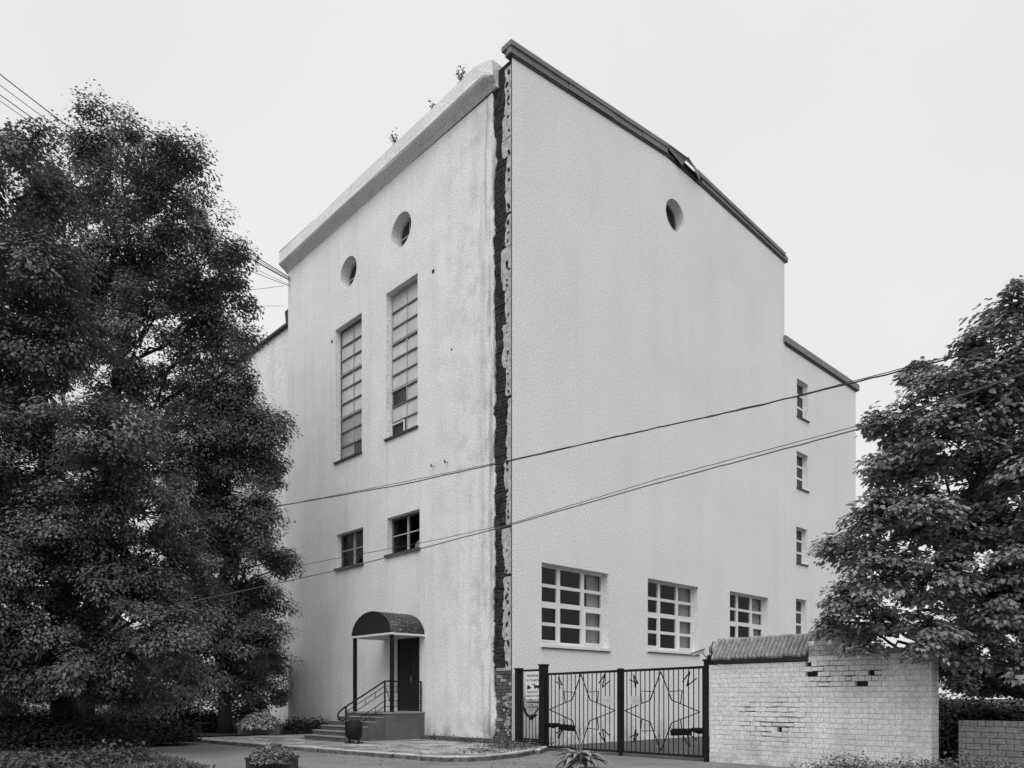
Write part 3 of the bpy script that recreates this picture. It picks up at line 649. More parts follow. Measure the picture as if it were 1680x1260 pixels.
def opener(y0, y1, label):
    t = Thing('gate_opener', label, 'gate opener', (.1,(y0+y1)/2,.6), group='gate opener arms'); s = 1 if y1 < y0 else -1
    t.part('arm', MB().bar((.08,y0,.72),(.08,y1,.69),.06,.07), M['iron'])
    t.part('motor_box', MB().bar((.08,y1+s*.50,.66),(.08,y1-s*.02,.63),.13,.15), M['iron'], bevel=.02)
    t.part('hinge_cover', MB().lathe([(.02,.62),(.15,.66),(.19,.74),(.19,.76)], .08, y0-s*.14, 14), M['iron'], smooth=True)
    return t
opener(-1.42, -2.30, 'dark gate opener arm behind the left gate leaf')
opener(-6.33, -5.45, 'dark gate opener arm behind the right gate leaf')

# ---------------------------------------------------------------- white brick wall
Y0, Y1, CH, BL, BH = -6.50, -11.12, .1045, .25, .0945
wall = Thing('brick_wall', 'high whitewashed brick wall with damaged bricks beside the gate', 'wall', (.19,(Y0+Y1)/2,0))
def brick_variant(k):
    r = random.Random(100+k); mb = MB(); c = .008
    # chamfered front face, unit length in y and unit height in z, depth along x
    j = lambda s: r.uniform(-s, s)
    f = [(-.0+j(.003), sy*(.5-.03+j(.012)), sz*(.5-.08+j(.03))) for sy, sz in ((-1,-1),(1,-1),(1,1),(-1,1))]
    e = [(c, sy*(.5+j(.006)), sz*(.5+j(.015))) for sy, sz in ((-1,-1),(1,-1),(1,1),(-1,1))]
    bk = [(.12, sy*.5, sz*.5) for sy, sz in ((-1,-1),(1,-1),(1,1),(-1,1))]
    mb.v = f+e+bk; mb.f = [(3,2,1,0)]
    for o in (0,4): mb.f += [(o+i,o+(i+1)%4,o+4+(i+1)%4,o+4+i) for i in range(4)]
    return mb
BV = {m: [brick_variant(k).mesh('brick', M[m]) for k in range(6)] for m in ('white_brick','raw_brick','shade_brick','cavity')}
def px_s(px): a = (px-840)/FPX; return -(a*22)/(.68712+a*.72655)          # picture column to y on the wall line
def damage(yc, zc, row):
    dm = math.exp(-(((yc+8.0)/.72)**2 + ((zc-.98)/.5)**2))   # spalled patch
    return max(dm, .55 if row in (16,17,18,19,20) and -10.3 < yc < -8.85 else 0)
def jd(a, b, z0): return .006 + .05*max(0, damage((a+b)/2, z0+CH/2, round(z0/CH))-.3)
rb = random.Random(21); bricks = []; joint = MB()
holes = [(1331,1103,26),(1416,1127,26)]
hole_yz = []
for px, py, wpx in holes:
    y = px_s(px); d = 22+.72655*y; hole_yz.append((y, CAMH+(HZ-py)*d/FPX))
for row in range(27):
    z0 = .0+row*CH
    if z0 > 2.75: break
    ya, yb = Y0, Y1
    if row >= 21: ya, yb = -8.80, (-10.9, -10.6, -10.2, -10.0, -9.9, -9.8)[min(row-21,5)]
    if row == 21: yb = -11.0
    header = row in (17, 1) ; L_ = .125 if header else BL
    if row in (24,): L_ = .125
    y = ya + (0 if row % 2 == 0 else L_/2)
    if row % 2: bricks.append([ya, ya+0 - L_/2 + .0, z0, row]); bricks[-1][:2] = [ya - L_/2, ya]
    y = ya - (L_/2 if row % 2 else 0)
    while y > yb + .02:
        l = min(L_, y - yb); bricks.append([y-l, y, z0, row]); y -= l
gone = [tuple(min(bricks, key=lambda q: abs((q[0]+q[1])/2-hy)+2*abs(q[2]+CH/2-hz))) for hy, hz in hole_yz]
half = [tuple(min(bricks, key=lambda q: abs((q[0]+q[1])/2-px_s(px))+2*abs(q[2]+CH/2-(CAMH+(HZ-py)*(22+.72655*px_s(px))/FPX)))) for px, py in ((1326,1092),(1292,1197),(1432,1107))]
sel = []
for a, b, z0, row in bricks:
    yc, zc = (a+b)/2, z0+CH/2
    if (a,b,z0,row) in gone: continue       # bricks that fell out
    if (a,b,z0,row) in half: sel.append((a, a+(b-a)*.55, z0, row)); continue
    sel.append((a,b,z0,row))
    if row < 22 and not (damage((a+b)/2, z0+CH/2, row) > .35 and rb.random() < .4): joint.poly([(jd(a,b,z0),a,z0),(jd(a,b,z0),a,z0+CH),(jd(a,b,z0),b,z0+CH),(jd(a,b,z0),b,z0)])
wall.part('mortar_joints', joint, M['mortar'])
core = MB().box(.115,.38,Y1+.02,Y0,0,2.18).box(.115,.38,-10.88,-8.80,2.18,2.30).box(.115,.38,-9.85,-8.80,2.30,2.80); wall.part('core', core, M['cavity'])
end = MB()
for r in range(21):
    for a_, b_ in (((.002,.12),(.126,.246),(.252,.38)) if r % 2 else ((.002,.246),(.252,.38))): end.box(a_,b_,Y1-.004-rb.uniform(0,.004),Y1+.02,r*CH+.003,(r+1)*CH-.004)
wall.part('end_face', end, M['white_brick'])
sel.sort(key=lambda q: q[0])                                  # nearest (largest in the picture) first
rest = MB()
for i, (a,b,z0,row) in enumerate(sel):
    yc, zc = (a+b)/2, z0+CH/2
    dmg = damage(yc, zc, row); m_ = 'white_brick'
    if row >= 22: m_ = 'raw_brick' if rb.random() < .75 else 'white_brick'
    elif row == 17 and -10.1 < yc < -9.3 and rb.random() < .22: m_ = 'raw_brick'
    k = rb.randrange(6); x = rb.uniform(-.002,.002) + dmg*rb.uniform(-.028,.014); 
    l = (b-a) - (.004 + dmg*.022*rb.random()**2); h = CH - (.0045 + dmg*.062*rb.random()**2)
    rx = rb.gauss(0,.004) + dmg*rb.gauss(0,.035); rz = rb.gauss(0,.003) + dmg*rb.gauss(0,.05)
    mt = Matrix.Translation((x,yc,zc)) @ Matrix.Rotation(rx,4,'X') @ Matrix.Rotation(rz,4,'Z') @ Matrix.Diagonal((1,l,h,1))
    if i < 300:
        o = link('brick', BV[m_][k], wall.e); o.matrix_local = Matrix.Translation(-wall.base) @ mt
    else:
        src = BV[m_][k]; n = len(rest.v)
        rest.v += [tuple(mt @ v.co) for v in src.vertices]; rest.f += [tuple(n+q for q in p.vertices) for p in src.polygons]
ro = wall.part('far_bricks', rest, M['white_brick']); ro['kind'] = 'stuff'
# ribbed tile coping
tc_ = Thing('tile_coping', 'sloping cap of ribbed grey roof tiles on the white brick wall', 'roof tiles', (.19,-7.7,2.2))
ta, tb = -6.62, -8.83; nt_ = 22
for i in range(nt_):
    y0 = ta+(tb-ta)*i/nt_; y1 = ta+(tb-ta)*(i+.76)/nt_; mb = MB(); jl = rb.uniform(-.02,.02); jz = rb.uniform(-.008,.008)
    lo, hi = (-.14+jl*.6, 2.30+jl+ .02*(i/nt_)), (.15, 2.74+jz+.03*math.sin(i*.5)*.3)
    n = 5; pr = [(y0+(y1-y0)*k/n, .055*math.sin(math.pi*k/n)) for k in range(n+1)]
    nx, nz = -.835, .55
    top = [[(x+nx*h-.0, y-.03*(q), z+nz*h) for y, h in pr] for q, (x, z) in enumerate((lo, hi))]
    for k in range(n): mb.poly([top[0][k],top[0][k+1],top[1][k+1],top[1][k]][::-1])
    und = [[(x+.02, y-.03*q, z-.02) for y, h in pr] for q, (x, z) in enumerate((lo, hi))]
    for k in range(n): mb.poly([top[0][k],top[0][k+1],und[0][k+1],und[0][k]])
    mb.poly([top[0][-1],top[1][-1],und[1][-1],und[0][-1]]); mb.poly([top[0][0],und[0][0],und[1][0],top[1][0]])
    tc_.part('tile', mb, M['tile'])
tc_.part('bedding', MB().extrude([(-.02,2.21),(.38,2.21),(.40,2.30),(.2,2.70),(.12,2.70),(-.09,2.29)], 1, tb+.02, ta-.02), M['metal_dark'])
rd = MB(); ptsr = [(.17,ta+(tb-ta)*i/12,2.75+rb.uniform(-.012,.014)) for i in range(13)]; rd.tube(ptsr,.045,8); tc_.part('ridge_cap', rd, M['tile'])
# lamp and camera on the wall end
lp = Thing('wall_lamp', 'small caged lamp standing on the left end of the brick wall', 'lamp', (.1,-6.56,2.26))
lp.part('bracket', MB().box(0,.2,-6.60,-6.44,2.20,2.42), M['iron']); lp.part('globe', MB().lathe([(.03,2.42),(.07,2.45),(.09,2.53),(.085,2.62),(.05,2.68),(.01,2.70)], .1,-6.55,12), M['sign_grey'], smooth=True)
lp.part('cage', MB().tube([(.0,-6.55,2.42),(-.01,-6.55,2.55),(.06,-6.55,2.71),(.16,-6.55,2.71),(.21,-6.55,2.55),(.2,-6.55,2.42)], .012, 6).bar((.1,-6.66,2.42),(.1,-6.66,2.62),.014).bar((.1,-6.44,2.42),(.1,-6.44,2.62),.014), M['iron'])
cc = Thing('security_camera', 'small security camera on a bracket above the gate post', 'camera', (0,-6.42,2.38))
cc.part('bracket', MB().bar((0,-6.45,2.34),(-.05,-6.36,2.46),.02), M['iron']); cc.part('housing', MB().bar((-.05,-6.40,2.52),(-.16,-6.16,2.42),.07,.06), M['sign_grey'], bevel=.01)
cc.part('hood', MB().bar((-.05,-6.42,2.562),(-.17,-6.13,2.462),.085,.012), M['iron'])
# low old wall farther right
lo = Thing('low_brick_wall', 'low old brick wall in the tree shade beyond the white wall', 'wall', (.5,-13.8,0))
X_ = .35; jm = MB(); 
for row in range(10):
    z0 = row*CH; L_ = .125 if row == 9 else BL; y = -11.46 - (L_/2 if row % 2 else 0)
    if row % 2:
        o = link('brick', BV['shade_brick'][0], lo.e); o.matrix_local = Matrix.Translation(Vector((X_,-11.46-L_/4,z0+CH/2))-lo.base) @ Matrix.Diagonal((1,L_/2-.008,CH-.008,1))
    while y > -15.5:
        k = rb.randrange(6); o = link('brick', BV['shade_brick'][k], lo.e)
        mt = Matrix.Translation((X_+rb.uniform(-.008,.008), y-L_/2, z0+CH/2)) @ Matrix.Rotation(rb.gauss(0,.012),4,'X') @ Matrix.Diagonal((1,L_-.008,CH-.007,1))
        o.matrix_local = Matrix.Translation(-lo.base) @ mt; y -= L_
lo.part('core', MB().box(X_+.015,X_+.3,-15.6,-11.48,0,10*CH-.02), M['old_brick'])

# ---------------------------------------------------------------- overhead wires
def wire(name, label, pts, r, m_, group, sag=0, wob=0, seed=0):
    rr = random.Random(seed); P = []
    for i in range(len(pts)-1):
        p, q = Vector(pts[i]), Vector(pts[i+1]); n = 12
        for k in range(n + (i == len(pts)-2)): f = k/n; P.append(p.lerp(q, f) + Vector((0,0,-sag*4*f*(1-f)+rr.gauss(0,wob))))
    return single(name, MB().tube(P, r, 5), m_, label, 'wire', group=group, fr=I4)
def pw(l): return [at(*q) for q in l]
wire('overhead_wire', 'upper overhead cable crossing the building front into the right tree', pw([(440,833,20),(660,795,18.2),(835,757,16.8),(1010,717,15),(1230,669,13),(1420,623,11.6),(1560,588,10.8),(1800,520,9.5)]), .013, M['cable'], 'cables across the building', .0, .004, 1)
wire('overhead_wire', 'thin twin of the upper cable crossing the building front', pw([(440,834,20),(670,789,18.2),(835,755,16.8),(1010,716,15),(1130,690,14),(1290,654,12.6),(1420,620,11.6),(1560,584,10.8),(1800,518,9.5)]), .007, M['cable'], 'cables across the building', .0, .003, 2)
wire('overhead_wire', 'lower overhead cable running from the left tree past the right tree', pw([(200,1012,18.5),(395,970,17.5),(560,934,16.4),(835,862,14.6),(1080,792,13),(1405,705,11),(1560,655,10.2),(1800,570,9)]), .011, M['cable_pale'], 'cables across the building', .0, .002, 3)
wire('overhead_wire', 'thin twin of the lower cable crossing the building front', pw([(300,975,18.5),(500,926,17),(690,891,15.8),(835,860,14.6),(1080,786,13),(1405,699,11),(1560,652,10.2),(1800,568,9)]), .006, M['cable'], 'cables across the building', .0, .002, 4)
endp = B @ Vector((-.02,13.4,18.9))
for i, (y, de, dz, th) in enumerate(((118,26,.0,.018),(136,26,-.05,.012),(152,27,-.1,.016),(162,27,-.12,.012),(205,27,-.3,.008),(245,27,-.35,.012))):
    p = at(-5, y, de); q = endp + Vector((0,0,dz)); far = p + (p-q)*.6
    wire('roof_wire', ('uppermost','second highest','third highest','fourth highest','fifth highest','lowest')[i]+' of the wires running from the roof corner to the upper left', [q,p,far], th, M['cable'], 'wires from the roof corner', .25)
wire('roof_wire', 'nearly level thin wire joining the building edge below the cornice', pw([(300,487,31),(466,469,31.9)]), .008, M['cable'], 'thin wires at the building edge', .02)
wire('roof_wire', 'faint thin wire below it meeting the building edge over the hopper', pw([(300,500,31.5),(466,502,31.9)]), .006, M['cable'], 'thin wires at the building edge', .02)

# ---------------------------------------------------------------- foliage
def leaves_mesh(name, m_, cen, size, nrm, axis, tone, shape=4):
    """one leaf per row: centre, size, normal, long axis; 4 = rhombus, 6 = pointed oval folded along its rib"""
    n = len(cen); nrm = nrm/np.linalg.norm(nrm,axis=1,keepdims=True)
    axis = axis - nrm*np.sum(axis*nrm,axis=1,keepdims=True); axis /= np.linalg.norm(axis,axis=1,keepdims=True)+1e-9
    side = np.cross(nrm, axis); s = size[:,None]
    if shape == 4:
        V = np.stack([cen-axis*s*.55, cen+side*s*.34+nrm*s*.06, cen+axis*s*.55, cen-side*s*.34+nrm*s*.06],1); k = 4
        idx = np.arange(n*4).reshape(n,4); loops = idx.ravel(); ls = np.arange(n)*4; lt = np.full(n,4); npoly = n
    else:
        c = cen; f = nrm*s*.10
        V = np.stack([c-axis*s*.5, c-axis*s*.12+side*s*.40+f, c+axis*s*.25+side*s*.28+f, c+axis*s*.58-nrm*s*.08, c+axis*s*.25-side*s*.28+f, c-axis*s*.12-side*s*.40+f],1); k = 6
        base = (np.arange(n)*6)[:,None]; q1 = base+np.array([[0,1,2,3]]); q2 = base+np.array([[0,3,4,5]])
        loops = np.stack([q1,q2],1).ravel(); npoly = n*2; ls = np.arange(npoly)*4; lt = np.full(npoly,4)
    me = bpy.data.meshes.new(name); me.vertices.add(n*k); me.vertices.foreach_set('co', V.astype(np.float32).ravel())
    me.loops.add(len(loops)); me.loops.foreach_set('vertex_index', loops.astype(np.int32)); me.polygons.add(npoly)
    me.polygons.foreach_set('loop_start', ls.astype(np.int32)); me.polygons.foreach_set('loop_total', lt.astype(np.int32)); me.update()
    at_ = me.attributes.new('tone','FLOAT','POINT'); at_.data.foreach_set('value', np.repeat(tone,k).astype(np.float32))
    me.materials.append(m_); return me
def unit(g, n): v = g.normal(size=(n,3)); return v/np.linalg.norm(v,axis=1,keepdims=True)

def make_tree(name, label, base, trunk_r, trunk_top, lobes, leaf_m, dens, size, shape, seed, per=46, spread=.27, group=None, flat=.55, droop=.0, cat='tree', wn=(.85,.45,.45,.24)):
    """lobes: (centre Vector, radius). limbs run to each lobe, twigs to clusters, leaves sit round the twig ends"""
    g = np.random.default_rng(seed); r = random.Random(seed)
    t = Thing(name, label, cat, base, I4, group); base = Vector(base); top = Vector(trunk_top)
    tr = MB(); n = 9; tp = [base.lerp(top, i/n) + Vector((r.gauss(0,.07),r.gauss(0,.07),0))*(0 < i) for i in range(n+1)]; tp[0].z -= .15
    tr.tube(tp, [trunk_r*(1.25 if i == 0 else 1-.72*i/n) for i in range(n+1)], 10)
    t.part('trunk', tr, M['bark'], smooth=True)
    cl, cls = [], []
    limb = MB(); tw = MB()
    for c, R in lobes:
        f = min(max((c.z - base.z - R*1.2 - (c-top).to_2d().length*.45)/(top.z-base.z), .22), .97)
        p0 = base.lerp(top, f); mid = p0.lerp(c, .5) + Vector((r.gauss(0,.15),r.gauss(0,.15),R*.25))
        ln_ = (c-p0).length; js = min(.22, .05*ln_); jv = lambda: Vector((r.gauss(0,js),r.gauss(0,js),r.gauss(0,js)))
        pts = [p0]; 
        for q in (.14,.28,.42,.56,.7,.85): pts.append(p0.lerp(mid,q/.5) + jv() if q < .5 else mid.lerp(c,(q-.5)/.5) + jv())
        pts.append(c); r0 = max(.025, trunk_r*(1-.72*f)*.4)
        limb.tube(pts, [r0*(1-.8*i/7) for i in range(8)], 6)
        k = max(5, int(dens*(R**2)*r.uniform(.85,1.15)))
        d = unit(g, k); d[:,2] = d[:,2]*.9+.12; rad = R*(g.uniform(.18,1,k)**.5)*g.uniform(.85,1.12,k)
        P = np.array(c)+d*rad[:,None]*np.array([1,1,.92]); cl.append(P); cls.append(np.repeat(np.array(c)[None],k,0))
        for q in P[:: (2 if k > 40 else 1)]:
            qv = Vector(q); tw.tube([c.lerp(qv,.12), c.lerp(qv,.6)+Vector((0,0,.06)), qv], [.018,.011,.005], 4, False)
    t.part('limbs', limb, M['bark'], smooth=True); t.part('twigs', tw, M['bark'])['kind'] = 'stuff'
    P = np.concatenate(cl); Cc = np.concatenate(cls); k = len(P)
    outw = P-Cc; outw /= np.linalg.norm(outw,axis=1,keepdims=True)+1e-6
    cnt = g.integers(int(per*.6), int(per*1.4), k); ii = np.repeat(np.arange(k), cnt); N_ = len(ii)
    du = unit(g, N_); csz = g.uniform(.55,1.3,k)[ii][:,None]
    off = du*(g.uniform(0,1,(N_,1))**.42)*spread*1.75*csz*np.array([1,1,flat]); off += outw[ii]*spread*.35*np.abs(g.normal(size=(N_,1)))*(g.uniform(size=(N_,1)) < .5)
    off[:,2] -= droop*np.linalg.norm(off[:,:2],axis=1)
    cen = P[ii]+off
    nr = np.array([0,0,1.0])*wn[0] + outw[ii]*wn[1] + du*wn[2] + g.normal(size=(N_,3))*wn[3]
    ax = off*1.4 + outw[ii]*.3 + g.normal(size=(N_,3))*.25 + np.array([0,0,-.12])
    tone = g.uniform(.8,1.2,N_)*g.uniform(.75,1.25,k)[ii]
    sz = size*g.uniform(.65,1.25,N_)
    me = leaves_mesh('foliage', leaf_m, cen-np.array(base), sz, nr, ax, tone, shape)
    link('crown', me, t.e); return t, N_

def lob(l, jit, seed, ymid=700, over=0):
    r = random.Random(seed); return [(at(px,py,d+r.uniform(-jit,jit)+over*min(max((py-ymid)/350,-1),1.2)), rp*d/FPX) for px,py,rp,d in l]
LT = []
A = [(42,245,42,18.5),(10,330,70,18.5),(75,330,45,18.5),(60,440,75,18.5),(-30,470,90,18.5),(20,570,90,18.5),(110,560,60,18.5),(100,690,95,18),(10,760,100,18.5),(190,730,75,18),(-70,680,110,19),
     (120,860,105,18),(230,840,85,18),(10,920,100,18.5),(-70,900,110,18.5),(210,970,95,18),(60,1030,90,18.5),(290,930,70,18.5),(150,1070,70,18.5),(-40,1060,90,19),(270,1050,60,18.5),(60,1110,60,19),(200,1125,50,19),(-40,1140,60,19.5),(310,1110,45,19.5),(20,1140,35,19.5),(110,1100,48,18.3),(60,1125,36,18.6),(165,1110,44,18.5),(225,1080,50,18.3),(190,930,70,19.8),(120,960,70,20),(320,1000,50,19.5),(60,830,80,20),(250,1140,30,20),(150,1135,30,20.5)]
LT.append(make_tree('chestnut_tree', 'broad dark leafy tree at the left edge with low branches', (-12.5,21.5,0), .36, at(60,430,20), lob(A,.9,1,650,.9), M['leaf_l'], 24, .088, 4, 31, per=290, spread=.29, flat=.66)[1])
Bt = [(180,212,40,25),(150,245,45,25),(235,245,42,25),(300,272,42,25),(120,310,60,25),(200,320,65,25),(290,335,55,25),(345,400,45,25),(250,420,75,25),(150,420,75,25),(330,470,60,25),(378,425,22,25),(385,490,32,25),
      (240,530,80,25),(140,540,70,25),(350,565,55,25),(300,640,75,25),(190,640,80,25),(370,650,45,25.5),(330,740,75,25),(240,760,80,25),(400,560,18,25),(395,605,24,25.5),(350,650,50,26),(398,660,28,26),(300,700,60,25),(180,480,60,26),(280,480,50,26),(330,520,45,26)]
LT.append(make_tree('maple_tree', 'tall leafy tree behind the left edge tree, highest crown in view', (-14.4,25.4,0), .34, at(215,420,25.3), lob(Bt,1.1,2,450,1.2), M['leaf_l'], 18, .10, 4, 32, per=225, spread=.33, flat=.66)[1])
Cc_ = [(420,715,45,27),(455,700,24,27),(375,720,55,27),(340,800,65,27),(430,775,40,27),(445,835,28,27),(400,850,60,27),(320,890,75,27.3),(435,905,36,27),(458,930,20,27),(390,960,65,27),(300,990,70,27.3),
       (440,990,30,27),(410,1050,50,27),(340,1070,65,27.3),(440,1070,26,27),(260,1090,60,27.3),(395,1125,40,27),(220,1120,50,27.3),(340,1150,40,27.3),(270,1160,36,27.3),(400,1130,30,30),(445,1115,30,30.5),(455,1150,18,31),(420,1150,22,31),(450,1030,24,27),(455,1085,22,29.5),(400,1165,30,30),(360,1180,22,30),(410,1005,32,27.8),(415,1085,40,29)]
LT.append(make_tree('lime_tree', 'dark leafy tree standing against the left end of the building', (-10.5,27.9,0.1), .24, at(375,760,27.6), lob(Cc_,.9,3,900,.8), M['leaf_l'], 20, .10, 4, 33, per=300, spread=.33, flat=.66)[1])
Dt = [(1655,515,38,13),(1690,560,60,13),(1600,560,24,13),(1660,640,70,13),(1600,640,55,13),(1535,628,36,13.3),(1490,610,20,13.3),(1480,690,42,13.3),(1440,697,18,13.3),(1550,720,65,13),(1640,750,75,13),(1465,765,45,13.3),
      (1700,760,80,12.5),(1430,838,40,13.5),(1510,840,65,13),(1600,860,75,12.7),(1690,890,80,12.3),(1404,905,32,13.6),(1366,897,14,13.6),(1450,930,55,13.3),(1540,950,65,13),(1630,980,70,12.6),(1388,985,36,13.8),(1372,1020,22,13.9),(1440,1010,48,13.5),(1520,1040,50,13.2),(1710,1000,70,12.6),(1420,1055,24,13.6),(1590,1060,45,13),(1565,1085,32,14.5),(1605,1108,20,15.5),(1655,1104,24,15.5),(1560,1030,45,14.5),(1700,1100,30,15),(1560,1115,14,15.5),(1580,1122,13,15.5),(1612,1124,12,15.5),(1645,1121,14,15.5),(1685,1122,14,15),(1625,1100,22,15),(1670,1080,45,12.8)]
LT.append(make_tree('linden_tree', 'large-leaved tree hanging over the white brick wall on the right', (10.6,15.2,0), .22, at(1700,700,14.2), lob(Dt,.5,4,800,.9), M['leaf_r'], 70, .095, 6, 34, per=104, spread=.19, flat=.45, droop=.4, wn=(.95,.35,.3,.26))[1])
open('/tmp/leaves.txt','w').write(str(LT)) if False else None

def shrub(name, label, base, rx, ry, h, nleaf, size, m_, seed, cat='shrub', group=None, shape=4, stems=6):
    g = np.random.default_rng(seed); t = Thing(name, label, cat, base, I4, group); r = random.Random(seed); b = Vector(base)
    st_ = MB()
    for i in range(stems):
        q = b + Vector((r.uniform(-.7,.7)*rx, r.uniform(-.7,.7)*ry, h*.75)); st_.tube([b+Vector(((q-b).x*.6,(q-b).y*.6,-.03)), b.lerp(q,.6), q], [.02,.014,.006], 5)
    t.part('stems', st_, M['bark'])
    k = max(8, nleaf//28); u = unit(g,k); u[:,2] = np.abs(u[:,2]); rad = g.uniform(.35,1,k)**.45
    P = u*rad[:,None]*np.array([rx,ry,h]); P += g.normal(size=(k,3))*.05
    ii = g.integers(0,k,nleaf); off = g.normal(size=(nleaf,3))*np.array([.12,.12,.07])*max(size/.06,.7)
    cen = P[ii]+off; cen[:,2] = np.maximum(cen[:,2], .02)
    nr = u[ii]*.6+np.array([0,0,.8])+g.normal(size=(nleaf,3))*.5
    link('foliage', leaves_mesh('foliage', m_, cen, size*g.uniform(.6,1.3,nleaf), nr, off+u[ii]*.1+g.normal(size=(nleaf,3))*.1, g.uniform(.65,1.35,nleaf), shape), t.e)
    return t
# clipped hedge before the brick wall, bottom right
def ground_at(px, py): d = CAMH*FPX/(py-HZ); return (px-840)/FPX*d, d
for i, (px, d, rx, h, lab) in enumerate(((1385,12.9,.8,.40,'low leafy bush at the left end of the row before the brick wall'),(1500,12.2,.85,.44,'low leafy bush before the right half of the brick wall'),(1610,11.6,.85,.50,'low leafy bush before the low old wall'),(1720,11.0,.8,.5,'low leafy bush at the right edge of the picture'))):
    shrub('hedge_bush', lab, ((px-840)/FPX*d, d, 0), rx, .45, h, 4200, .05, M['leaf_h'], 50+i, 'bush', 'low bushes before the brick wall')
# dark undergrowth behind the low wall and under the left trees
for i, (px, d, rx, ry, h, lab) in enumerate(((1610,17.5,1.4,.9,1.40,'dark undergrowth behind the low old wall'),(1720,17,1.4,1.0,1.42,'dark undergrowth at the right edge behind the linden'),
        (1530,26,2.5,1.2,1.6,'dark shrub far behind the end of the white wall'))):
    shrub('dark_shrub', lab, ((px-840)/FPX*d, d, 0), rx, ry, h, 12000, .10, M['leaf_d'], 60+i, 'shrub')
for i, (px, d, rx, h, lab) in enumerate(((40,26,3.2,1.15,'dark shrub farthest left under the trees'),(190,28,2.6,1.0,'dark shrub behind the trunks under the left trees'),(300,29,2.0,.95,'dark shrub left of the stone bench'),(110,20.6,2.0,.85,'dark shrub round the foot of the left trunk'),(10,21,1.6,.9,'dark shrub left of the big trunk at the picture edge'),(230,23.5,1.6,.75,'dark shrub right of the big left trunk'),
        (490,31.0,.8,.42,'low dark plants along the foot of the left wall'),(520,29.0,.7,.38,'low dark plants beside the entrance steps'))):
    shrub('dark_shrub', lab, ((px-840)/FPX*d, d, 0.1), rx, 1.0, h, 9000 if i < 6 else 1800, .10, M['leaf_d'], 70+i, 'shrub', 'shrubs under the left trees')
for i, (px, py, rx, lab) in enumerate(((75,1266,.9,'dark ground cover in the lower left corner'),(165,1256,.95,'dark leafy ground cover on the lawn below the left trees'))):
    x, y = ground_at(px, py); shrub('ground_cover', lab, (x,y,.02), rx, .9, .26, 3000, .08, M['leaf_g'], 80+i, 'ground cover', shape=6)
# planters
def planter(name, label, px, py, wd, dep, h, z, ph, m_, seed, n, lf=.05, fm='flower'):
    d = (CAMH-z)*FPX/(py-HZ); x = (px-840)/FPX*d; fr = Matrix.Translation((x,d,z)) @ Matrix.Rotation(.12,4,'Z')
    t = Thing(name, label, 'planter', (0,0,0), fr); mb = MB(); k = .05
    for q in ((-wd/2,wd/2,-dep/2,-dep/2+k),(-wd/2,wd/2,dep/2-k,dep/2),(-wd/2,-wd/2+k,-dep/2+k,dep/2-k),(wd/2-k,wd/2,-dep/2+k,dep/2-k)): mb.box(q[0],q[1],q[2],q[3],0,h)
    t.part('trough', mb, m_, bevel=.01); t.part('rim', MB().box(-wd/2-.02,wd/2+.02,-dep/2-.02,-dep/2+k,h+.002,h+.04).box(-wd/2-.02,wd/2+.02,dep/2-k,dep/2+.02,h+.002,h+.04), m_); t.part('soil', MB().box(-wd/2+k,wd/2-k,-dep/2+k,dep/2-k,h*.5,h*.85), M['soil'])
    g = np.random.default_rng(seed); u = unit(g,n); u[:,2] = np.abs(u[:,2]); rad = g.uniform(.3,1,n)**.35
    cen = u*rad[:,None]*np.array([wd*.5,dep*1.05,ph])+np.array([0,0,h*.62])
    nr = u*.7+np.array([0,0,.7])+g.normal(size=(n,3))*.5
    me = leaves_mesh('flowers', M[fm], cen, lf*g.uniform(.6,1.4,n), nr, u+g.normal(size=(n,3))*.5, g.uniform(.5,1.5,n), 6); link('flowers', me, t.e); return t
planter('flower_planter', 'flower trough on the asphalt in front of the kerb', 447, 1262, .95, .5, .22, 0, .40, M['box_wood'], 91, 2600)
planter('flower_planter', 'stone flower trough against the left end of the building', 427, 1205, 1.45, .6, .34, KZ, .60, M['planter_stone'], 92, 1500, .09, 'flower_pale')
bt = Thing('stone_bench', 'low stone bench in the shade under the left trees', 'bench', (0,0,0), Matrix.Translation((-11.3,28.6,KZ)) @ Matrix.Rotation(.5,4,'Z'))
bt.part('seat', MB().box(-.55,.55,-.22,.22,.34,.44), M['planter_stone'], bevel=.015)
for x in (-.4,.4): bt.part('leg', MB().box(x-.1,x+.1,-.18,.18,0,.338), M['planter_stone'])
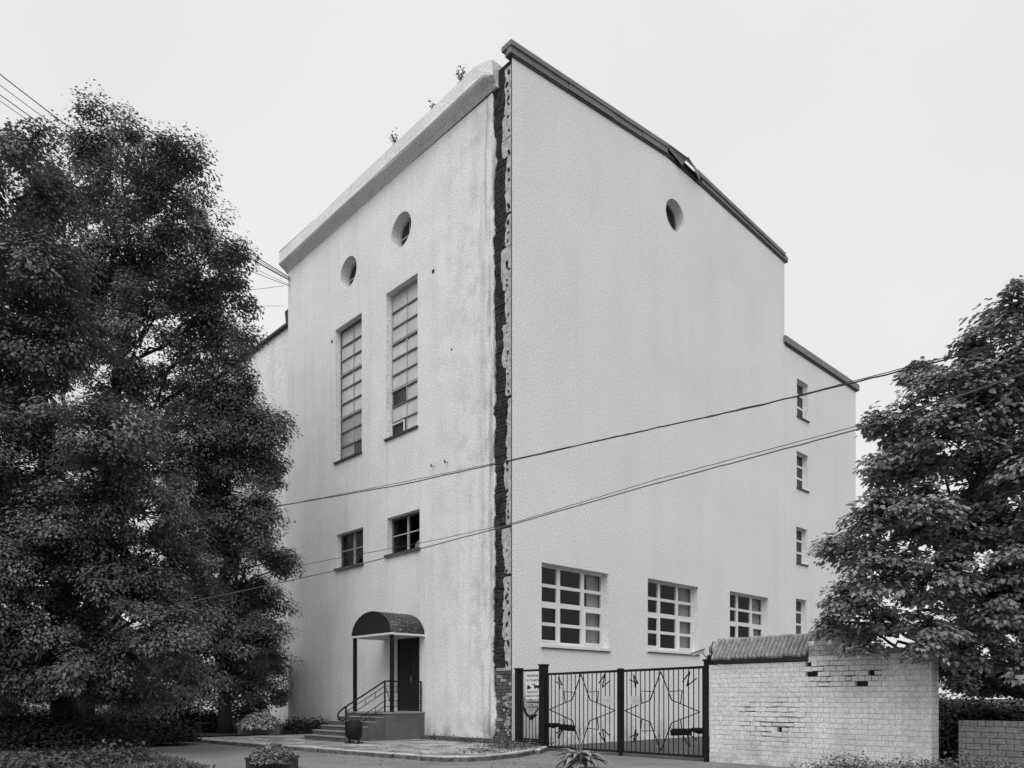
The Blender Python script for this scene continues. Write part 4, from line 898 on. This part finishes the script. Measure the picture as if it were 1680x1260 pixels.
# hosta before the gate
hx, hy = ground_at(952, 1262); g = random.Random(44)
ho = Thing('hosta_plant', 'hosta with broad arching striped leaves in front of the gate', 'plant', (hx,hy,0), I4)
for i in range(90):
    az = g.uniform(0,2*math.pi); tier = g.random(); ln = g.uniform(.38,.72)*(.8 if tier > .7 else 1); el = math.radians(g.uniform(10,60) if tier < .7 else g.uniform(50,75)); wd = g.uniform(.04,.075); mb = MB(); rowsv = []
    for k in range(8):
        s_ = k/7; e = el - s_*(1.0+.6*tier); 
        if k == 0: p = Vector((hx+.05*math.cos(az), hy+.05*math.sin(az), .12 + .1*tier))
        else: p = p + Vector((math.cos(az)*math.cos(e), math.sin(az)*math.cos(e), math.sin(e)))*ln/7
        wv = wd*(math.sin(math.pi*min(1,max(0,(s_-.12)/.88))**.8)+.08) if s_ > .12 else .012
        sd_ = Vector((-math.sin(az), math.cos(az), 0)); rowsv.append([p-sd_*wv+Vector((0,0,.25*wv)), p-Vector((0,0,.1*wv)), p+sd_*wv+Vector((0,0,.25*wv))])
    for r_ in rowsv: mb.v += [tuple(v) for v in r_]
    for k in range(7): b0 = k*3; mb.f += [(b0,b0+1,b0+4,b0+3),(b0+1,b0+2,b0+5,b0+4)]
    o = ho.part('leaf', mb, M['leaf_hosta'], smooth=True); a_ = o.data.attributes.new('tone','FLOAT','POINT'); tv = g.uniform(.7,1.5)
    a_.data.foreach_set('value', [tv*(1.7 if j % 3 != 1 else .9) for j in range(len(o.data.vertices))])
for i in range(4):
    az = g.uniform(0,6.28); o = ho.part('flower_stalk', MB().tube([(hx,hy,.1),(hx+.1*math.cos(az),hy+.1*math.sin(az),.55),(hx+.22*math.cos(az),hy+.1*math.sin(az),g.uniform(.7,.9))], .007, 5), M['leaf_hosta'])
    a_ = o.data.attributes.new('tone','FLOAT','POINT'); a_.data.foreach_set('value', [1.3]*len(o.data.vertices))
# lawn grass
gg = np.random.default_rng(9); n = 26000; X = gg.uniform(-15,-5.2,n); Y = gg.uniform(15.4,22.5,n)
Bi = np.array(B.inverted()); lx = Bi[0,0]*X+Bi[0,1]*Y+Bi[0,3]; ly = Bi[1,0]*X+Bi[1,1]*Y+Bi[1,3]
keep = (lx < np.interp(ly, [-4,0,3,6.5,9,11.5,14], [-9.2,-8.9,-8.6,-8.9,-8.6,-7.6,-7.3])+gg.normal(size=n)*.06); X, Y = X[keep], Y[keep]; n = len(X)
cen = np.stack([X,Y,np.full(n,.05)],1); az = gg.uniform(0,6.28,n)
me = leaves_mesh('grass', M['grass'], cen, gg.uniform(.05,.12,n), np.stack([np.cos(az),np.sin(az),np.full(n,.35)],1), np.stack([gg.normal(size=n)*.35,gg.normal(size=n)*.35,np.ones(n)],1), gg.uniform(.6,1.4,n))
go = link('grass', me); go['kind'] = 'stuff'; go['label'] = 'rough mown grass at the lower left'; go['category'] = 'grass'
# weeds along the building foot and pavement edge
def weeds(lst, label, seed):
    g = np.random.default_rng(seed); C_ = []
    for x, y, r_, h, n in lst:
        p = B @ Vector((x,y,0)); u = g.normal(size=(n,3))*np.array([r_,r_,h*.5]); u[:,2] = np.abs(u[:,2])+KZ; C_.append(u+np.array([p.x,p.y,0]))
    C_ = np.concatenate(C_); n = len(C_)
    o = link('weeds', leaves_mesh('weeds', M['leaf_h'], C_, .05*g.uniform(.5,1.5,n), g.normal(size=(n,3))+np.array([0,0,1]), g.normal(size=(n,3)), g.uniform(.4,1.2,n), 4)); o['kind'] = 'stuff'; o['label'] = label; o['category'] = 'weeds'
weeds([(-.25,y,.12,.12,120) for y in np.arange(-.8,4,.35)] + [(-1.0+.1*k,-1.0+.1*k,.35,.10,260) for k in range(4)] + [(-2.6,-1.8,.4,.06,200),(-1.6,-1.4,.35,.08,200),(-.3,7,.2,.15,200),(-.3,8.2,.2,.15,200),(.15,-.9,.25,.2,300)], 'weeds along the wall foot and the pavement corner', 5)
gl = np.random.default_rng(77); n = 900; ly_ = gl.uniform(-5,9,n); lx_ = -4.45+gl.normal(size=n)*1.0; lx_ = np.where(gl.uniform(size=n) < .35, -gl.uniform(.3,4.2,n), lx_)
lz_ = np.where((lx_ > -4.4-.09*ly_.clip(0)) & (ly_ > -2.2), KZ+.004, .006); Bm = np.array(B)
C_ = np.stack([Bm[0,0]*lx_+Bm[0,1]*ly_+Bm[0,3], Bm[1,0]*lx_+Bm[1,1]*ly_+Bm[1,3], lz_],1)
o = link('leaf_litter', leaves_mesh('leaf_litter', M['leaf_h'], C_, gl.uniform(.03,.08,n), np.array([0,0,1.])+gl.normal(size=(n,3))*.2, gl.normal(size=(n,3))*np.array([1,1,.1]), gl.uniform(.4,2.4,n))); o['kind'] = 'stuff'; o['label'] = 'fallen leaves along the kerb'; o['category'] = 'leaf litter'
# seedlings on the cornice
for i, (px, py, h, lab) in enumerate(((755,128,.55,'largest seedling growing on the cornice near the corner'),(648,214,.40,'seedling on the middle of the cornice'),(710,168,.22,'tiny seedling on the cornice between the two larger ones'))):
    a_ = (px-840)/FPX; off = .3; ox, oy = -.72655*off, 22-.68712*off; u = (a_*oy-ox)/(-.68712-a_*.72655); p = B @ Vector((-off,u,20.17-.0176*u))
    t = Thing('seedling', lab, 'plant', p, I4, 'seedlings on the cornice'); r = random.Random(i); st_ = MB(); tips = []
    for k in range(5):
        q = p+Vector((r.uniform(-.3,.3)*h, r.uniform(-.3,.3)*h, h*r.uniform(.5,1.1))); st_.tube([p, p.lerp(q,.5)+Vector((0,0,.04)), q], [.012,.008,.004], 4); tips += [p.lerp(q,f) for f in (.5,.75,1)]
    t.part('stems', st_, M['bark']); g = np.random.default_rng(i); T_ = np.array([tuple(v) for v in tips]); n = 70 if i < 2 else 30; ii = g.integers(0,len(T_),n)
    link('leaves', leaves_mesh('leaves', M['leaf_l'], T_[ii]+g.normal(size=(n,3))*.05-np.array(p), .07*g.uniform(.6,1.2,n), g.normal(size=(n,3))+np.array([0,0,1]), g.normal(size=(n,3)), np.ones(n)), t.e)
# distant block seen under the left trees
fb = Thing('far_building', 'pale distant building glimpsed between the left trunks', 'building', (-34,48,0), I4)
fb.part('wall', MB().box(-42,-27,46,56,0,5), M['far_wall']); fb.part('roof', MB().extrude([(45.5,5.002),(56.5,5.002),(51,7.5)], 0, -42.4, -26.6), M['metal_grey'])
for x in (-40,-37,-34,-31,-28.6): fb.part('window', MB().box(x-.6,x+.6,45.97,46.02,1.2,3.2), M['pane_dark'])
